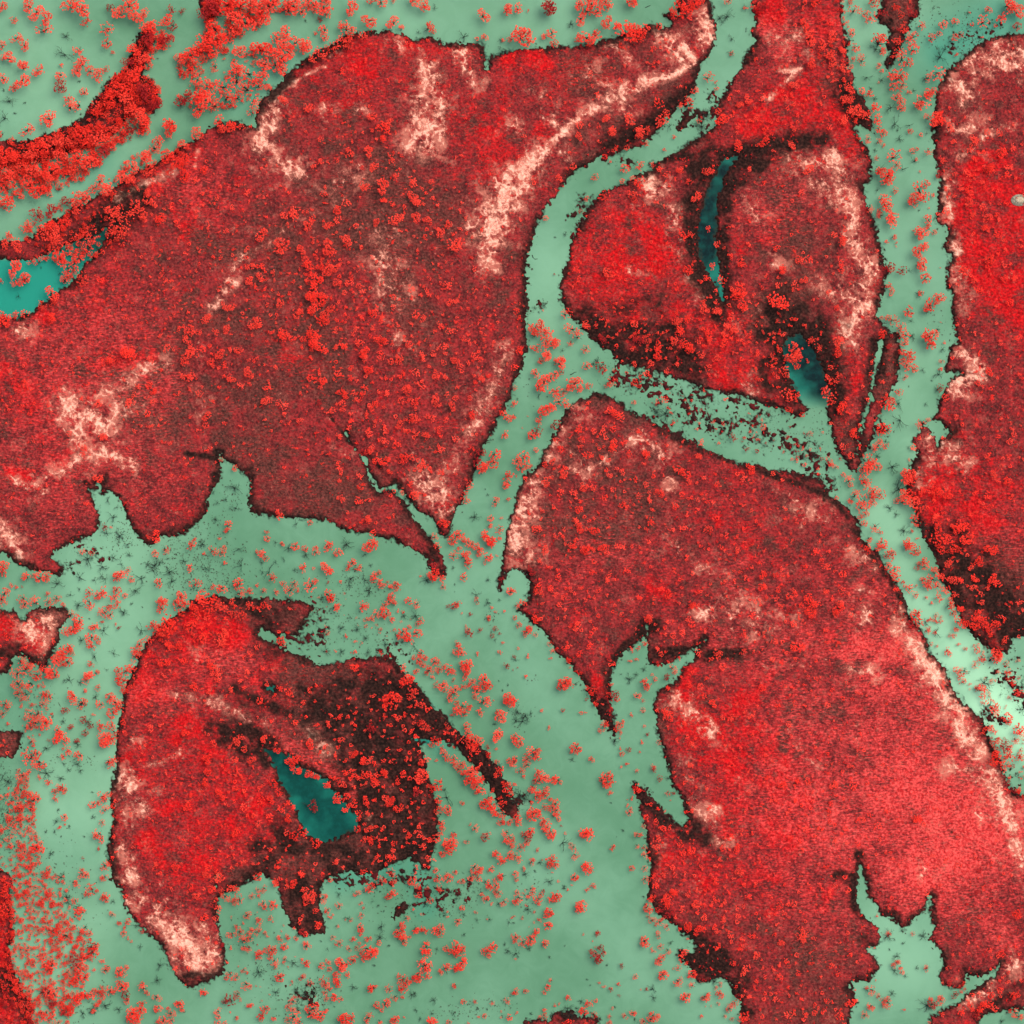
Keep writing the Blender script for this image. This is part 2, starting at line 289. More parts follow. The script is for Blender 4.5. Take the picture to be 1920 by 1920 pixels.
VIV = caps("""620,80,700,110,25,.8 700,90,900,100,16,.6 960,110,1010,110,16,1.1 880,230,960,300,45,.6 940,230,920,300,12,.8 620,160,680,150,45,.6 500,140,650,120,20,.6 1090,130,1040,160,35,.6 330,320,400,400,50,.4
210,530,160,600,30,.4 190,675,270,680,16,1.3 90,600,100,600,14,1.1 188,525,195,530,8,1.2 0,720,60,740,30,.7 100,830,130,870,25,.7 30,890,50,890,12,.9 520,650,560,680,25,.6 700,170,760,160,40,.4
1450,30,1560,30,35,.7 1440,250,1590,240,35,.9 1480,170,1590,190,40,.7 1360,240,1480,230,25,.8 1300,270,1400,260,20,.7 1100,480,1180,560,45,.95 1180,440,1260,490,45,.8 1220,560,1260,620,40,.6
1160,550,1240,580,30,.7 1300,620,1440,600,30,.7 1310,650,1400,720,35,.7 1420,660,1450,620,20,.6 1560,660,1590,700,25,.6 1560,740,1590,800,20,.5 1400,440,1460,420,30,.4 1230,1090,1240,1120,20,.6
1320,1350,1430,1430,60,.85 1400,1450,1460,1510,50,.9 1400,1290,1460,1340,40,.5 1280,1600,1440,1640,35,.6 1290,1560,1340,1600,30,.6 1120,1280,1130,1300,12,.9 1440,1580,1500,1640,45,.5 1350,940,1420,1000,40,.35
1840,480,1920,520,50,1.15 1860,540,1920,600,35,.9 1840,320,1870,310,20,1.3 1830,340,1900,380,35,.9 1800,410,1920,460,40,.9 1900,640,1910,640,20,.6 1740,920,1850,960,35,.95 1780,880,1860,930,30,.8
1780,990,1850,1010,30,.9 1830,1140,1880,1180,25,.6 1750,960,1830,1050,26,.8 280,1220,440,1200,40,.8 270,1240,300,1320,30,.7 330,1360,400,1370,50,.7 360,1170,400,1160,30,1.1 300,1430,440,1480,50,.6
330,1560,430,1580,60,.7 350,1620,400,1640,40,.7 550,1300,580,1320,30,.7 480,1300,550,1310,25,.6 560,1420,640,1480,20,1.0 640,1470,690,1510,18,1.1 530,1600,560,1620,25,1.0 480,1520,520,1560,25,1.0
680,1560,720,1580,18,.9 440,1540,480,1560,25,.7 660,1240,700,1260,14,.6 0,1170,60,1190,25,1.0 0,1740,10,1900,25,1.0 0,290,280,160,40,.35 330,300,350,330,14,1.0 560,1215,600,1240,14,.6 470,1230,590,1250,14,.5""")
CORAL = caps("""1130,1000,1080,1080,50,.25 1500,1340,1700,1420,80,.45 1500,1500,1700,1620,90,.6 1300,1200,1450,1240,40,.4 1780,1340,1640,1280,50,.6 1640,1100,1560,1160,60,.35 180,640,120,760,90,.4 60,860,240,860,70,.35 1560,1700,1480,1640,70,.35 1840,1700,1880,1760,40,.5 1700,1480,1860,1560,90,.85 1600,1480,1700,1520,60,.6 1740,1640,1820,1560,70,.95 1560,1440,1620,1400,60,.4 1600,1215,1720,1215,34,.8 1480,1205,1600,1215,30,.5 1650,1400,1800,1430,70,.6 60,640,200,700,60,.4
150,750,300,720,40,.45 480,1400,560,1420,30,.5 1720,1700,1800,1680,40,.6 230,1290,300,1300,40,.4 380,1240,450,1240,30,.5 1860,1000,1920,1060,50,.3 1480,80,1440,60,30,.5 40,650,60,640,30,.4 1540,1600,1640,1580,60,.35
330,300,380,360,40,.4 1440,400,1480,380,40,.35 620,1440,660,1480,14,.8 560,1400,600,1440,16,.7 1560,60,1460,60,30,.3 100,960,300,900,50,.3 1450,1150,1400,1100,50,.3 1180,1060,1120,1020,60,.25""")
BROWN = caps("""480,720,540,540,90,.45 460,860,660,940,50,.6 620,480,760,420,90,.4 860,760,780,620,60,.3 500,260,700,260,50,.35 1080,880,1220,900,60,.45 1460,420,1500,470,50,.4 1600,1840,1560,1760,30,.3 1560,1880,1500,1780,40,.4 700,320,760,360,40,.8 620,380,700,430,50,.75 820,420,700,400,40,.8 440,460,520,440,40,.6 400,600,460,620,40,.6 330,700,420,760,40,.6 250,700,300,780,40,.6 560,540,620,640,30,.6 740,520,840,700,45,.4
420,760,560,900,60,.4 1070,270,1140,230,25,.6 1080,150,1110,160,25,.6 1150,240,1240,170,20,.5 1440,590,1500,560,30,.8 1060,900,1180,900,50,.45 1040,960,1100,980,40,.5 640,1390,760,1600,50,1.1 560,1270,720,1310,30,.8
620,1600,760,1600,40,1.1 570,1640,570,1740,30,1.2 450,1660,560,1600,25,.8 480,1130,560,1180,25,.8 800,1380,940,1500,18,1.1 0,1380,40,1410,20,1.1 90,1140,125,1160,16,1.1 1680,10,1670,130,18,1.2 1665,640,1660,730,16,1
1580,780,1600,860,16,.6 1850,1080,1920,1150,40,.9 1790,1050,1830,1130,18,.9 1500,1340,1560,1330,30,.5 740,1700,765,1710,20,1.2 930,480,940,560,30,.3 600,700,500,760,60,.3 1100,740,1200,780,12,.8 1240,1330,1235,1420,6,.9 1210,1215,1150,1270,6,.5""")
MUD = caps("""1350,300,1440,272,14,1.1 1440,272,1530,262,13,1.1 1360,320,1420,300,14,1.0 1100,610,1180,670,26,1.1 1180,640,1300,690,22,.9 1460,600,1530,620,26,1.1 1550,660,1560,760,18,1.1 860,1372,950,1500,17,1.2 780,1290,830,1350,24,1.1 640,1340,780,1460,40,1.0 700,1560,800,1600,24,1.0 480,1210,540,1240,10,.6 440,1290,520,1330,7,1 520,1330,660,1345,7,1 400,1362,480,1385,10,1.1 560,1290,720,1310,7,.8 470,1200,520,1240,8,.5 1345,290,1300,380,14,1 1300,380,1306,500,15,1.1 1306,500,1350,590,13,1.1 1375,330,1356,420,9,1 1356,420,1362,570,9,1 1450,640,1490,740,16,1 1500,610,1560,700,20,1.1 600,1330,800,1440,44,.85 690,1290,760,1320,36,.9 660,1460,800,1560,44,.85 520,1560,600,1600,20,.8 620,1600,780,1610,30,.8 560,1660,580,1730,26,.8 440,1370,470,1400,20,.9 560,1390,600,1440,10,.4 440,1300,480,1340,14,.6 1470,560,1540,620,34,.7 1160,640,1260,680,34,.8 1240,610,1320,660,20,.6 1290,380,1310,540,14,.8 1390,290,1500,270,18,.8 1850,1060,1910,1160,34,.7 1790,1000,1840,1100,18,.8 1300,1790,1370,1830,26,.9 640,1290,760,1400,34,.75 700,1480,790,1600,26,.7 620,1620,760,1610,18,.8 420,1380,500,1420,16,.9 450,1660,520,1600,16,.7 520,1170,470,1140,14,.8 1240,560,1100,600,16,.6 1330,260,1240,290,12,.6 0,300,110,260,20,.8 110,260,210,180,20,.8 210,180,265,80,14,.8 190,430,250,380,25,1 150,440,200,430,20,.8 490,200,560,120,10,1 580,110,640,80,10,1 1240,210,1310,150,14,1 1140,275,1240,220,14,1 1130,290,1060,330,8,.8 1580,170,1625,225,17,1.2 1440,270,1540,260,11,1.2
1440,300,1390,340,9,.8 1300,320,1320,300,18,1 1290,420,1300,500,9,1.1 1310,520,1350,580,9,1.1 1362,340,1352,500,8,1 1370,320,1420,310,11,.9 1220,300,1300,290,9,.8 1100,620,1180,680,20,1.1 1150,620,1270,620,14,.9
1180,660,1280,660,20,1 1440,620,1500,600,22,1 1450,640,1440,720,16,.8 1540,640,1560,740,19,1.1 1500,620,1540,660,18,1.1 1440,770,1500,780,9,.9 1640,640,1620,760,8,.8 1090,735,1150,742,7,.8 1150,742,1300,838,6,.9
1300,838,1560,930,6,.8 1560,930,1700,1140,5,.8 1150,1370,1130,1320,8,1.1 1140,1260,1180,1200,9,1.1 1200,1190,1225,1170,12,1 1215,1230,1290,1220,10,1 1300,1230,1400,1225,8,1.1 1195,1480,1240,1530,12,1.1 1240,1520,1290,1560,14,1.1
1290,1545,1320,1570,14,.9 1212,1560,1220,1700,4,.9 1230,1710,1310,1790,12,1 1310,1790,1350,1830,18,1.2 1300,1760,1360,1810,17,1.1 1280,1790,1320,1830,9,1.1 1360,1830,1400,1900,10,1 1600,1650,1608,1700,10,1.1
1570,1640,1600,1650,8,1 1610,1600,1615,1640,8,1 1620,1760,1640,1780,10,.8 1590,1850,1600,1870,9,.9 1740,1000,1800,1130,15,.8 1800,1060,1900,1140,22,1 1850,1120,1920,1180,26,1.1 1870,1180,1900,1200,18,1
780,1260,830,1360,22,1 830,1350,940,1500,13,1.1 720,1290,800,1420,32,.9 640,1340,720,1340,22,.9 700,1440,800,1500,30,.75 790,1560,790,1620,14,.9 470,1380,500,1400,18,1.1 480,1160,540,1150,14,.7 560,1640,570,1740,18,.5
350,1830,390,1830,8,.9 480,1590,600,1580,14,.8 690,850,740,910,3,.8 740,910,830,1040,10,1 620,782,670,845,2,.9 800,990,830,1070,9,.9 200,880,195,930,5,.9 160,905,180,915,4,1 350,850,410,860,4,1 410,850,415,870,7,1
0,1840,60,1880,20,1 0,1220,30,1220,12,.8 20,1230,90,1240,8,.8 1060,1900,1070,1900,12,1.2 1870,1390,1900,1480,12,.8 560,1400,700,1340,10,.5 430,1660,500,1640,10,.9 1640,560,1655,600,5,.8 1750,200,1752,300,5,.9 985,480,985,640,5,.9 970,710,850,985,5,.8
980,1160,1110,1310,4,.9 640,990,800,1050,5,.7 300,1008,380,975,7,.9 235,970,270,1015,7,.9 470,880,474,960,6,.9 1880,1240,1910,1230,12,.8 1820,1865,1900,1830,6,.3 1850,1890,1910,1850,8,.8 700,1620,780,1610,10,.8 1700,900,1716,960,5,.8""")
TEAL = caps("1770,90,1880,40,40,.55 1700,60,1750,130,30,.25 800,1340,830,1400,18,.35 0,400,40,400,10,.0 780,1620,800,1700,20,.35 800,380,800,380,1,0 640,1650,740,1630,18,.4 440,170,520,120,30,.3 90,330,180,300,30,.3 60,1360,40,1300,40,.1 1540,780,1500,770,14,.2")
PALE_GLINT = caps("230,1250,180,1500,50,.25 1040,500,1010,600,30,.15 1730,850,1690,720,30,.2 1680,1760,1650,1720,30,.2 60,100,100,220,60,.2 190,1050,100,1500,40,.22 80,1900,220,1650,40,.16 1000,40,760,20,40,.12 1650,960,1690,1010,30,.35 1690,1060,1720,1120,26,.3 1720,1130,1770,1200,30,.5 1790,1230,1830,1270,32,.75 1860,1320,1920,1370,36,1.1 1700,660,1740,690,30,.15 180,1300,250,1000,60,.2 1690,60,1600,60,40,.15 210,200,100,160,60,.15 1650,1790,1700,1800,40,.2 40,90,60,200,60,.15")  # lighter water; the bright run down the right-hand channel is painted sky glint

# ------------------------------------------------------------------ fields on a 2-pixel grid
LO, HI, ST = -420.0, 2340.0, 2.0
N = int((HI - LO) / ST) + 1
ax = LO + ST * np.arange(N)
GX, GY = np.meshgrid(ax, ax)                 # [row = y, col = x]

_fx = np.fft.rfftfreq(N, ST)[None, :]; _fy = np.fft.fftfreq(N, ST)[:, None]
FR = np.sqrt(_fx ** 2 + _fy ** 2) + 1e-9
def vnoise(period, seed, octaves=4, gain=0.55):
    """isotropic fractal noise, about -0.5 .. 0.5"""
    f0 = 1.0 / (period * 1.25); fc = f0 * 2 ** (octaves - 0.5)
    a = np.where(FR < f0, (FR / f0) ** 1.5, (FR / f0) ** -(1 - math.log2(gain))) * np.exp(-(FR / fc) ** 2)
    w = np.fft.rfft2(np.random.default_rng(seed).normal(size=(N, N)))
    o = np.fft.irfft2(w * a, s=(N, N))
    return (o / o.std() * 0.14).astype(np.float32)

def grow(poly):                               # carry outlines that end at the frame on past it
    q = []
    for x, y in poly:
        if x <= 0: x = -700
        if x >= 1920: x = 2620
        if y <= 0: y = -700
        if y >= 1920: y = 2620
        q.append((x, y))
    return q

def sdf(poly, pad=40.0):
    """signed distance (inside positive) on the grid, far outside = -pad"""
    poly = np.array(grow(poly), float)
    out = np.full((N, N), -pad, np.float32)
    x0, y0 = poly.min(0) - pad; x1, y1 = poly.max(0) + pad
    ix0 = max(0, int((x0 - LO) / ST)); ix1 = min(N, int((x1 - LO) / ST) + 2)
    iy0 = max(0, int((y0 - LO) / ST)); iy1 = min(N, int((y1 - LO) / ST) + 2)
    X = GX[iy0:iy1, ix0:ix1]; Y = GY[iy0:iy1, ix0:ix1]
    inside = np.zeros(X.shape, bool)
    D = np.full(X.shape, pad * pad, np.float32)
    n = len(poly)
    for i in range(n):
        ax_, ay_ = poly[i]; bx, by = poly[(i + 1) % n]
        if ay_ != by:
            c = (ay_ > Y) != (by > Y)
            inside ^= c & (X < (bx - ax_) * (Y - ay_) / (by - ay_) + ax_)
        jx0 = np.searchsorted(X[0], min(ax_, bx) - pad); jx1 = np.searchsorted(X[0], max(ax_, bx) + pad)
        jy0 = np.searchsorted(Y[:, 0], min(ay_, by) - pad); jy1 = np.searchsorted(Y[:, 0], max(ay_, by) + pad)
        if jx1 <= jx0 or jy1 <= jy0: continue
        xs = X[jy0:jy1, jx0:jx1]; ys = Y[jy0:jy1, jx0:jx1]
        dx, dy = bx - ax_, by - ay_
        L = dx * dx + dy * dy + 1e-9
        t = np.clip(((xs - ax_) * dx + (ys - ay_) * dy) / L, 0, 1)
        d = (xs - ax_ - t * dx) ** 2 + (ys - ay_ - t * dy) ** 2
        v = D[jy0:jy1, jx0:jx1]
        np.minimum(v, d, out=v)
    d = np.sqrt(D)
    out[iy0:iy1, ix0:ix1] = np.where(inside, d, -d)
    return out

def capd(x0, y0, x1, y1, r, reach=2.2):
    """window slices and distance / r to a capsule's axis"""
    R = r * reach + 4
    jx0 = max(0, int((min(x0, x1) - R - LO) / ST)); jx1 = min(N, int((max(x0, x1) + R - LO) / ST) + 2)
    jy0 = max(0, int((min(y0, y1) - R - LO) / ST)); jy1 = min(N, int((max(y0, y1) + R - LO) / ST) + 2)
    xs = GX[jy0:jy1, jx0:jx1]; ys = GY[jy0:jy1, jx0:jx1]
    dx, dy = x1 - x0, y1 - y0
    t = np.clip(((xs - x0) * dx + (ys - y0) * dy) / (dx * dx + dy * dy + 1e-9), 0, 1)
    d = np.sqrt((xs - x0 - t * dx) ** 2 + (ys - y0 - t * dy) ** 2)
    return (slice(jy0, jy1), slice(jx0, jx1)), d

def paint(lst, soft=1.0):
    out = np.zeros((N, N), np.float32)
    for x0, y0, x1, y1, r, w in lst:
        s, d = capd(x0, y0, x1, y1, r)
        v = w * np.exp(-(d / (r * soft)) ** 2 * 0.9)
        out[s] = np.maximum(out[s], v)
    return out

warp = vnoise(46, 1, 4); fine = vnoise(9, 2, 3, 0.7); mid = vnoise(22, 3, 4, 0.65)
edge = warp * 9 + mid * 10 + fine * 12
F = np.full((N, N), -40.0, np.float32); ID = np.full((N, N), -1, np.int32)
for i, (k, p) in enumerate(LAND.items()):
    s = sdf(p)
    ID[s > F] = i
    F = np.maximum(F, s)
ID[F <= -39.9] = -1
PF = np.full((N, N), -40.0, np.float32)
for k, p in PONDS.items():
    PF = np.maximum(PF, sdf(p))
F = np.minimum(F, -PF)
for x0, y0, x1, y1, r in CREEK:
    s, d = capd(x0, y0, x1, y1, r, 8)
    F[s] = np.minimum(F[s], (d - r) * 1.3)
sharp = np.clip(np.abs(F) / 6.0, 0.25, 1)
F = F + edge * np.where(np.abs(F) < 30, 1, 0.3)
MA = np.zeros((N, N), np.float32)
for x0, y0, x1, y1, r in MARSH:
    s, d = capd(x0, y0, x1, y1, r)
    MA[s] = np.maximum(MA[s], np.exp(-(d / r) ** 2 * 0.8))
emerge = vnoise(20, 9, 4, 0.85) * 26 + vnoise(60, 10, 3) * 12
FM = (MA - 1) * 8 + emerge - 1.3
marsh = np.where((FM > F) & (FM > 0), 1.0, 0.0).astype(np.float32)
FB = F.copy()
F = np.where(MA > 0.15, np.maximum(F, FM), F)
rim_out = np.minimum(np.minimum(GX - LO, HI - GX), np.minimum(GY - LO, HI - GY)) - 90 + vnoise(160, 81, 4) * 420
F = np.minimum(F, rim_out * 0.6); FB = np.minimum(FB, rim_out * 0.6)          # the land ends in ragged shores far outside the frame
bump = vnoise(10, 11, 3, 0.7)
Z = np.where(F > 0, 0.05 + np.minimum(F, 3) * 0.11 + np.clip(F - 3, 0, 25) * 0.04, F * 0.12)
Z = np.clip(Z, -2.4, 5) + np.where(F > 2, (bump + 0.4) * 0.9, 0)
land = F > 0

viv = paint(VIV, 1.5); sand = paint(SAND, 1.6); mud = paint(MUD, 1.6); coral = paint(CORAL, 1.35); brown = paint(BROWN, 1.6)
nA = vnoise(90, 41, 5, 0.62); nB = vnoise(40, 42, 5, 0.66); nC = vnoise(64, 43, 5, 0.7); nD = vnoise(150, 44, 3)
ridge = np.clip(1 - np.abs(vnoise(46, 51, 3, 0.5)) * 14, 0, 1); ridge2 = np.clip(1 - np.abs(vnoise(26, 52, 3, 0.5)) * 11, 0, 1)
viv = np.clip(viv * (0.78 + 1.7 * nA) + np.clip(nA * 1.9 - 0.20, 0, 0.45), 0, 1.3)
sandw = paint(SAND, 2.4)
sand = np.clip(sand ** 1.15 * (0.85 + 1.6 * nB) * (0.72 + 0.45 * (0.3 + 0.7 * np.maximum(ridge, ridge2))) + sandw * (ridge * 0.35 + ridge2 * 0.30) + np.clip(nC * 2.4 + 0.08, 0, 0.55) * np.maximum(ridge, ridge2) * 0.75 * (1 + 2 * nD), 0, 1.2)
mud = np.clip(mud * (1.05 + 1.5 * nB + 0.8 * nC), 0, 1.3)
coral = np.clip(coral * (0.95 + 0.6 * nC), 0, 1.2)
brown = np.clip(brown * (1.05 + 1.6 * nA) + np.clip(-nC * 2.4 - 0.06, 0, 0.6), 0, 1.2)
viv = viv * (1 - 0.8 * np.clip(brown, 0, 1)) * (1 - 0.6 * np.clip(mud, 0, 1))
rim_w = 11 + vnoise(90, 61, 3) * 34 + warp * 8
rim = np.clip(1.15 - np.maximum(FB, 0) / np.maximum(rim_w, 3) * 0.8, 0, 1.1)
mud = np.maximum(mud, rim).astype(np.float32)
mud[(mud > 0.4) & (FB < 0)] = 1

def world_x(x): return (x - 960) * PX
def world_y(y): return (960 - y) * PX

def mesh_from(name, V, Fc, mats, attrs=None, smooth=False):
    me = bpy.data.meshes.new(name)
    V = np.asarray(V, np.float32); Fc = np.asarray(Fc, np.int32)
    nf, k = Fc.shape
    me.vertices.add(len(V)); me.vertices.foreach_set("co", V.ravel())
    me.loops.add(nf * k); me.loops.foreach_set("vertex_index", Fc.ravel())
    me.polygons.add(nf)
    me.polygons.foreach_set("loop_start", np.arange(0, nf * k, k, dtype=np.int32))
    me.polygons.foreach_set("loop_total", np.full(nf, k, np.int32))
    if smooth: me.polygons.foreach_set("use_smooth", np.ones(nf, bool))
    for nm, (kind, data) in (attrs or {}).items():
        at = me.attributes.new(nm, kind, 'POINT')
        at.data.foreach_set("color" if kind == 'FLOAT_COLOR' else "value", np.asarray(data, np.float32).ravel())
    me.update(calc_edges=True)
    me.materials.append(mats)
    return me

def grid_object(name, sel, Zf, mat, attrs, label=None):
    """the cells where sel is true, as one sheet"""
    iy, ix = np.nonzero(sel)
    c = np.stack([iy * N + ix, (iy + 1) * N + ix, (iy + 1) * N + ix + 1, iy * N + ix + 1], 1)
    used, inv = np.unique(c.ravel(), return_inverse=True)
    V = np.stack([world_x(GX.ravel()[used]), world_y(GY.ravel()[used]), Zf.ravel()[used]], 1)
    at = {}
    for nm, chans in attrs.items():
        a = np.stack([ch.ravel()[used] for ch in chans] + [np.ones(len(used), np.float32)], 1)
        at[nm] = ('FLOAT_COLOR', a) if len(chans) > 1 else ('FLOAT', a[:, 0])
    me = mesh_from(name, V, inv.reshape(-1, 4), mat, at, smooth=True)
    o = bpy.data.objects.new(name, me)
    col.objects.link(o)
    o["kind"] = "structure"
    if label: o["label"] = label
    return o

cover = {"cover": [np.clip(viv, 0, 1.5), np.clip(sand, 0, 1.5), np.clip(mud, 0, 1.5)], "cover_more": [np.clip(coral, 0, 1.5), np.clip(brown, 0, 1.5), marsh], "thin_sand": [np.clip(sandw * (0.8 + 1.6 * nB) + np.clip(nC * 2.2 - 0.05, 0, 0.5), 0, 1.2)]}
cellID = np.where(MA[:-1, :-1] > -1, ID[:-1, :-1], -1)
lab = {"west": "large red island with sandy streaks, filling the upper left", "heart": "heart-shaped red island with two dark ponds", "central": "large red island from centre to lower right",
       "east": "red island along the right edge", "teal_island": "red and brown island round a teal pond", "nw_ridge": "wooded ridge of land near the top left corner"}
keys = list(LAND)
for i, k in enumerate(keys):
    grid_object("terrain", cellID == i, Z, M_GROUND, cover, lab.get(k))
grid_object("riverbed", cellID == -1, Z, M_GROUND, cover, "mud bed under the green water")

isp = PF > -7
teal = paint(TEAL, 1.3); pale = paint(PALE_GLINT, 1.6); deep = np.zeros((N, N), np.float32)
teal = np.maximum(teal, np.clip((PF + 8) / 8, 0, 1))
deepw = paint(caps("1345,330,1310,480,30,1.4 1330,500,1350,570,12,.5 1500,640,1545,740,28,1.2 1480,640,1500,660,22,1.2 1500,720,1515,760,8,.0 520,1420,640,1560,60,.85 540,1430,500,1405,30,.9 170,450,200,430,30,.8 120,480,140,470,16,.2 500,1290,510,1290,12,.6 1390,290,1370,300,16,.75"), 1.4)
deep = np.where(PF > -8, np.clip(deepw, 0, 1), 0) * np.clip(1.0 + vnoise(50, 21, 3) * 0.9, 0, 1)
fade = np.clip((790 - GY) / 40, 0, 1) * ((GX > 1440) & (GX < 1600) & (GY > 600))
teal = np.where((GX > 1440) & (GX < 1600) & (GY > 600), teal * np.clip((768 - GY) / 40, 0, 1), teal)
deep = np.where((GX > 1440) & (GX < 1600) & (GY > 600), deep * np.clip((765 - GY) / 30, 0, 1), deep)
water_tint_glint = {"water_tint_glint": [np.clip(teal, 0, 1), np.clip(pale, 0, 1), np.clip(deep, 0, 1)], "shoal": [np.clip((F + 8.0) / 8.0, 0, 1) * np.clip(0.65 + 2.2 * vnoise(60, 62, 3), 0.1, 1)]}
Wz = np.zeros((N, N), np.float32)
wet = (Z < 0.05)
m = wet[:-1, :-1] | wet[1:, :-1] | wet[:-1, 1:] | wet[1:, 1:]
m2 = m.copy()
m2[1:, :] |= m[:-1, :]; m2[:-1, :] |= m[1:, :]; m2[:, 1:] |= m[:, :-1]; m2[:, :-1] |= m[:, 1:]
pondc = isp[:-1, :-1]
grid_object("water", m2 & ~pondc, Wz, M_WATER, water_tint_glint, "milky green floodwater round the islands")
PT = [("left", 90, 540), ("narrow", 1330, 430), ("heart", 1510, 700), ("teal", 590, 1500)]
own = np.argmin(np.stack([(GX[:-1, :-1] - x) ** 2 + (GY[:-1, :-1] - y) ** 2 for _, x, y in PT]), 0)
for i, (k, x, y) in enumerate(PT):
    grid_object("pond", m2 & pondc & (own == i), Wz, M_WATER, water_tint_glint)

# far floodwater and bed beyond the traced area, as a frame of four sheets
E0, E1 = world_x(LO), world_x(ax[-1])
def far_sheet(name, z, big):
    b = big
    V = [(-b, -b, z), (b, -b, z), (b, b, z), (-b, b, z), (E0, -E1, z), (E1, -E1, z), (E1, -E0, z), (E0, -E0, z)]
    Fc = [(0, 1, 5, 4), (1, 2, 6, 5), (2, 3, 7, 6), (3, 0, 4, 7)]
    me = mesh_from(name, V, Fc, M_WATER)
    o = bpy.data.objects.new(name, me); col.objects.link(o); o["kind"] = "structure"
far_sheet("water", 0.0, 4000)

def sample(A, x, y):
    i = np.clip(((np.asarray(y) - LO) / ST).astype(int), 0, N - 1); j = np.clip(((np.asarray(x) - LO) / ST).astype(int), 0, N - 1)
    return A[i, j]

# ------------------------------------------------------------------ plant shapes (unit crown radius)
def crown_shape(seed, tufts, leaves, leaf, tr=0.2, spread=1.0, open_=0.0):
    r = np.random.default_rng(seed)
    k = int(r.integers(3, 6))
    la = r.random(k) * 6.283 + np.arange(k) * 6.283 / k * 0.6
    lobes = np.stack([np.cos(la) * 0.42, np.sin(la) * 0.42, 0.42 + r.random(k) * 0.2], 1) * spread
    C = []
    tries = 0
    while len(C) < tufts and tries < 4000:
        tries += 1
        lb = lobes[r.integers(k)]
        a = r.random() * 6.283; q = math.sqrt(r.random()) * lb[2]
        p = np.array([lb[0] + math.cos(a) * q, lb[1] + math.sin(a) * q])
        d = math.hypot(*p)
        if d < open_ * r.random(): continue
        if C and min((p[0] - c[0]) ** 2 + (p[1] - c[1]) ** 2 for c in C) < (tr * 0.95) ** 2: continue
        C.append((p[0], p[1], 1.25 + 0.5 * math.sqrt(max(0.0, 1.05 - min(d, 1.0) ** 2)) * r.uniform(0.2, 1.3), tr * r.uniform(0.55, 1.25), r.random()))
    C = np.array(C)
    n = len(C) * leaves
    ci = np.repeat(np.arange(len(C)), leaves)
    d = r.normal(size=(n, 3)); d /= np.linalg.norm(d, axis=1)[:, None]
    rad = C[ci, 3] * r.random(n) ** 0.4
    ctr = C[ci, :3] + d * rad[:, None] * np.array([1, 1, 0.7])
    nr = d * 0.55 + r.normal(size=(n, 3)) * 0.3 + np.array([0, 0, 0.9]); nr /= np.linalg.norm(nr, axis=1)[:, None]
    t = np.cross(nr, r.normal(size=(n, 3))); t /= np.linalg.norm(t, axis=1)[:, None]
    b = np.cross(nr, t)
    s = leaf * r.uniform(0.6, 1.3, n)[:, None]
    V = np.stack([ctr - t * s, ctr - b * s * 0.7, ctr + t * s, ctr + b * s * 0.7], 1).reshape(-1, 3)
    Fc = np.arange(n * 4).reshape(-1, 4)
    tint = np.clip(0.22 + 0.55 * C[ci, 4] + r.random(n) * 0.45, 0, 1)
    return V, Fc, np.repeat(tint, 4), C

def tubes(paths, sides=4):
    V, Fc = [], []
    for pts in paths:                              # pts: (x, y, z, radius)
        base = len(V)
        for j, (x, y, z, rr) in enumerate(pts):
            q = pts[min(j + 1, len(pts) - 1)]; p = pts[max(j - 1, 0)]
            d = Vector((q[0] - p[0], q[1] - p[1], q[2] - p[2])).normalized()
            u = d.orthogonal().normalized(); w = d.cross(u)
            for s in range(sides):
                a = 6.2832 * s / sides
                c = Vector((x, y, z)) + (u * math.cos(a) + w * math.sin(a)) * rr
                V.append(tuple(c))
        for j in range(len(pts) - 1):
            for s in range(sides):
                s2 = (s + 1) % sides
                Fc.append((base + j * sides + s, base + j * sides + s2, base + (j + 1) * sides + s2, base + (j + 1) * sides + s))
    return np.array(V), np.array(Fc)

def trunk_shape(C, seed):
    r = random.Random(seed)
    paths = [[(0, 0, -0.35, 0.075), (0.01, 0.01, 0.2, 0.06), (0.02, 0, 0.55, 0.05)]]
    far = sorted(range(len(C)), key=lambda i: r.random())[:9]
    for i in far:
        x, y, z = C[i, :3]
        paths.append([(0.02, 0, 0.42 + r.random() * 0.12, 0.042), (x * 0.45 + r.uniform(-.05, .05), y * 0.45 + r.uniform(-.05, .05), 0.6 + 0.3 * (z - 0.6), 0.028), (x * 0.95, y * 0.95, z * 0.97, 0.012)])
    return tubes(paths)

def bare_shape(seed, n=9, thick=1.0, flat=1.0):
    r = random.Random(seed)
    paths = [[(0, 0, -0.35, 0.07), (0, 0, 0.3, 0.045)]]
    twigs = []
    for i in range(n):
        a = (r.random() if i % 3 == 0 else (i + r.uniform(-.5, .5)) / n) * 6.283; L = r.uniform(0.35, 1.1); ba = a + r.uniform(-.6, .6)
        m = (math.cos(a) * L * .5, math.sin(a) * L * .5, 0.25 + 0.4 * flat * r.uniform(.7, 1.3))
        e = (math.cos(ba) * L, math.sin(ba) * L, m[2] + 0.2 * r.random())
        paths.append([(0, 0, 0.12, 0.04 * thick), (*m, 0.027 * thick), (*e, 0.010 * thick)])
        for j in range(5):
            t = r.uniform(.35, .9); c = a + r.choice((-1, 1)) * r.uniform(.35, .9); l2 = L * r.uniform(.18, .45)
            s = (m[0] * 2 * t * .95, m[1] * 2 * t * .95, m[2] * (0.4 + 0.6 * t))
            if t > .5: s = tuple(m[q] + (e[q] - m[q]) * (t - .5) * 2 for q in range(3))
            twigs.append([(*s, 0.017 * thick), (s[0] + math.cos(c) * l2, s[1] + math.sin(c) * l2, s[2] + 0.15 * r.random(), 0.008 * thick)])
    return tubes(paths[:1], 5), tubes(paths[1:] + twigs, 3)

